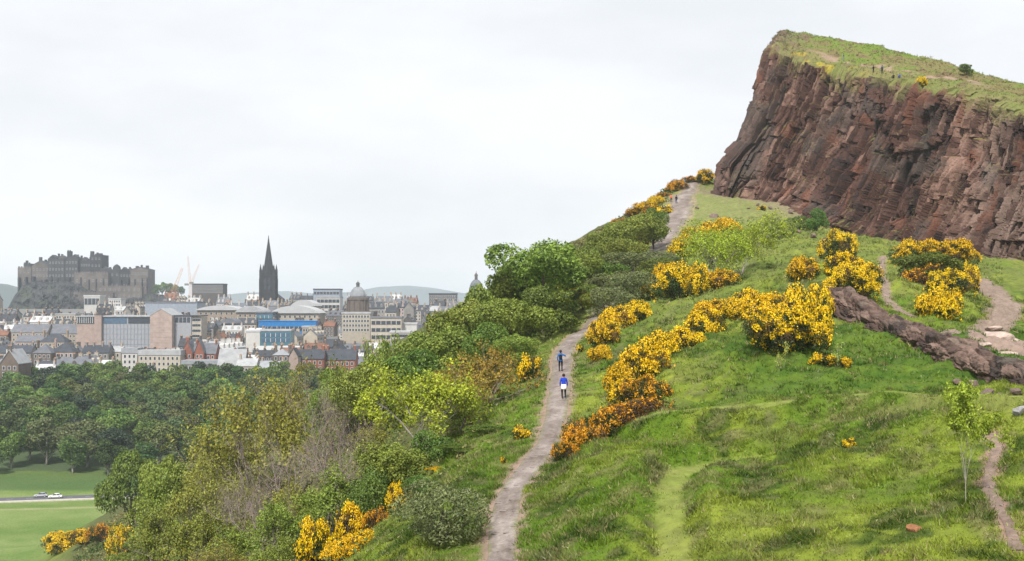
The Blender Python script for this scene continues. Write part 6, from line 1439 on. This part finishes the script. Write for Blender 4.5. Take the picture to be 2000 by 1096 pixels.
for x, y, z, s, nb_, wd in sets:
    n = len(x); dens = fbm(x / 2.2, y / 2.2, seed=41, octv=2); clump = vnoise(x / .8, y / .8, seed=43)
    s = s * (0.42 + .85 * smooth(-.45, .75, clump + .7 * dens)) * gr.uniform(.7, 1.3, n)
    base = grass_colour(x, y) * (1 + .25 * gr.uniform(-1, 1, n))[:, None]; dry = (gr.uniform(size=n) < .05 + .09 * smooth(0, .5, dens))[:, None]
    if len(x) == len(tcol) and z.mean() > 30: base = tcol * 1.25 * (1 + .3 * gr.uniform(-1, 1, n))[:, None]
    base = np.where(dry, np.array([0.30, 0.26, 0.12])[None] * gr.uniform(.7, 1.2, n)[:, None], base)
    lnd = np.minimum(seg_dist(x, y, lane_line), seg_dist(x, y, lane2_line)); s = np.where(lnd < .7, s * .42, s)
    lean0 = gr.uniform(0, TAU, n)
    for b in range(nb_):
        a = gr.uniform(0, TAU, n); lean = gr.uniform(.2, 1.0, n); L_ = s * gr.uniform(.6, 1.15, n)
        d = np.stack([np.cos(a) * lean + .35 * np.cos(lean0) - .15, np.sin(a) * lean + .35 * np.sin(lean0) - .1, np.ones(n)], -1); d = unit(d)
        ro = np.stack([gr.normal(size=n) * .10, gr.normal(size=n) * .10, np.full(n, -.05)], -1); p = np.stack([x, y, z], -1) + ro
        sd_ = unit(np.cross(d, np.stack([gr.normal(size=n), gr.normal(size=n), gr.normal(size=n)], -1))) * (wd * .5 * gr.uniform(.7, 1.3, n))[:, None]
        tip = p + d * L_[:, None] - np.array([0, 0, 1.0]) * (L_ * lean * .25)[:, None]
        Vg.append(np.stack([p - sd_, p + sd_, tip], 1).reshape(-1, 3)); c = base * gr.uniform(.8, 1.25, n)[:, None]; Cg.append(np.repeat(c, 3, 0))
Vg = np.concatenate(Vg); Cg = np.concatenate(Cg)
grass = obj('grass', mesh_from(Vg, np.arange(len(Vg)), 3, 'grass', np.clip(Cg, .004, 1), False, [M_GRASSBLADE]))
tag(grass, 'rough tufted grass covering the hillside between the gorse', 'grass', kind='stuff')
# thicket floor: brambles, nettles and dead stems under the shrubs of the slope
n = 26000; y = np.sqrt(gr.uniform(52 ** 2, 290 ** 2, n)); x = pathx(y) - 3.0 - gr.uniform(0, 1, n) ** 1.3 * (16 + y * .42)
k = (valley(x, y) + 6 < hill(x, y)) & (hill(x, y) < 40) & (np.abs(x / y) < .46); x, y = x[k], y[k]; dx = pathx(y) - x
z = H(x, y) + lump(x, y); keep = (gr.uniform(size=len(x)) < smooth(3.0, 8.0, dx + 2.5 * vnoise(x / 2, y / 2, seed=61))); x, y, z = x[keep], y[keep], z[keep]
rep = 4; X = np.repeat(np.stack([x, y, z], -1), rep, 0); X[:, :2] += gr.normal(size=(len(X), 2)) * .35; X[:, 2] += gr.uniform(.05, 1.0, len(X)) * (.5 + .5 * np.repeat(vnoise(x / 3, y / 3, seed=62), rep)) + .1
cn = np.repeat(smooth(-.4, .4, fbm(x / 6, y / 6, seed=63)), rep)
brm = leaf_mesh('undergrowth', X, np.repeat(np.array([[0, 0, 1.0]]), len(X), 0), np.clip(X[:, 1] * .003, .22, .6), gr, (0.055, 0.085, 0.018), (0.16, 0.135, 0.05), M_LEAF, col_n=cn, jit=.4)
tag(obj('undergrowth', brm), 'tangled undergrowth under the shrubs of the steep slope', 'undergrowth', kind='stuff')

# ------------------------------------------------------------------ haze
hm, N, L, out = mat_new('haze_air'); pv = N.new('ShaderNodeVolumePrincipled'); pv.inputs['Density'].default_value = 0.00011; pv.inputs['Color'].default_value = (0.80, 0.90, 1.0, 1); pv.inputs['Anisotropy'].default_value = 0.1
L.new(pv.outputs[0], out.inputs['Volume'])
try: hm.cycles.homogeneous_volume = True
except Exception: pass
hb = MB().box(-5200, 5200, -60, 7250, -140, 118).build('haze', hm); tag(hb, 'pale bluish haze in the air over the town', 'haze', kind='stuff')
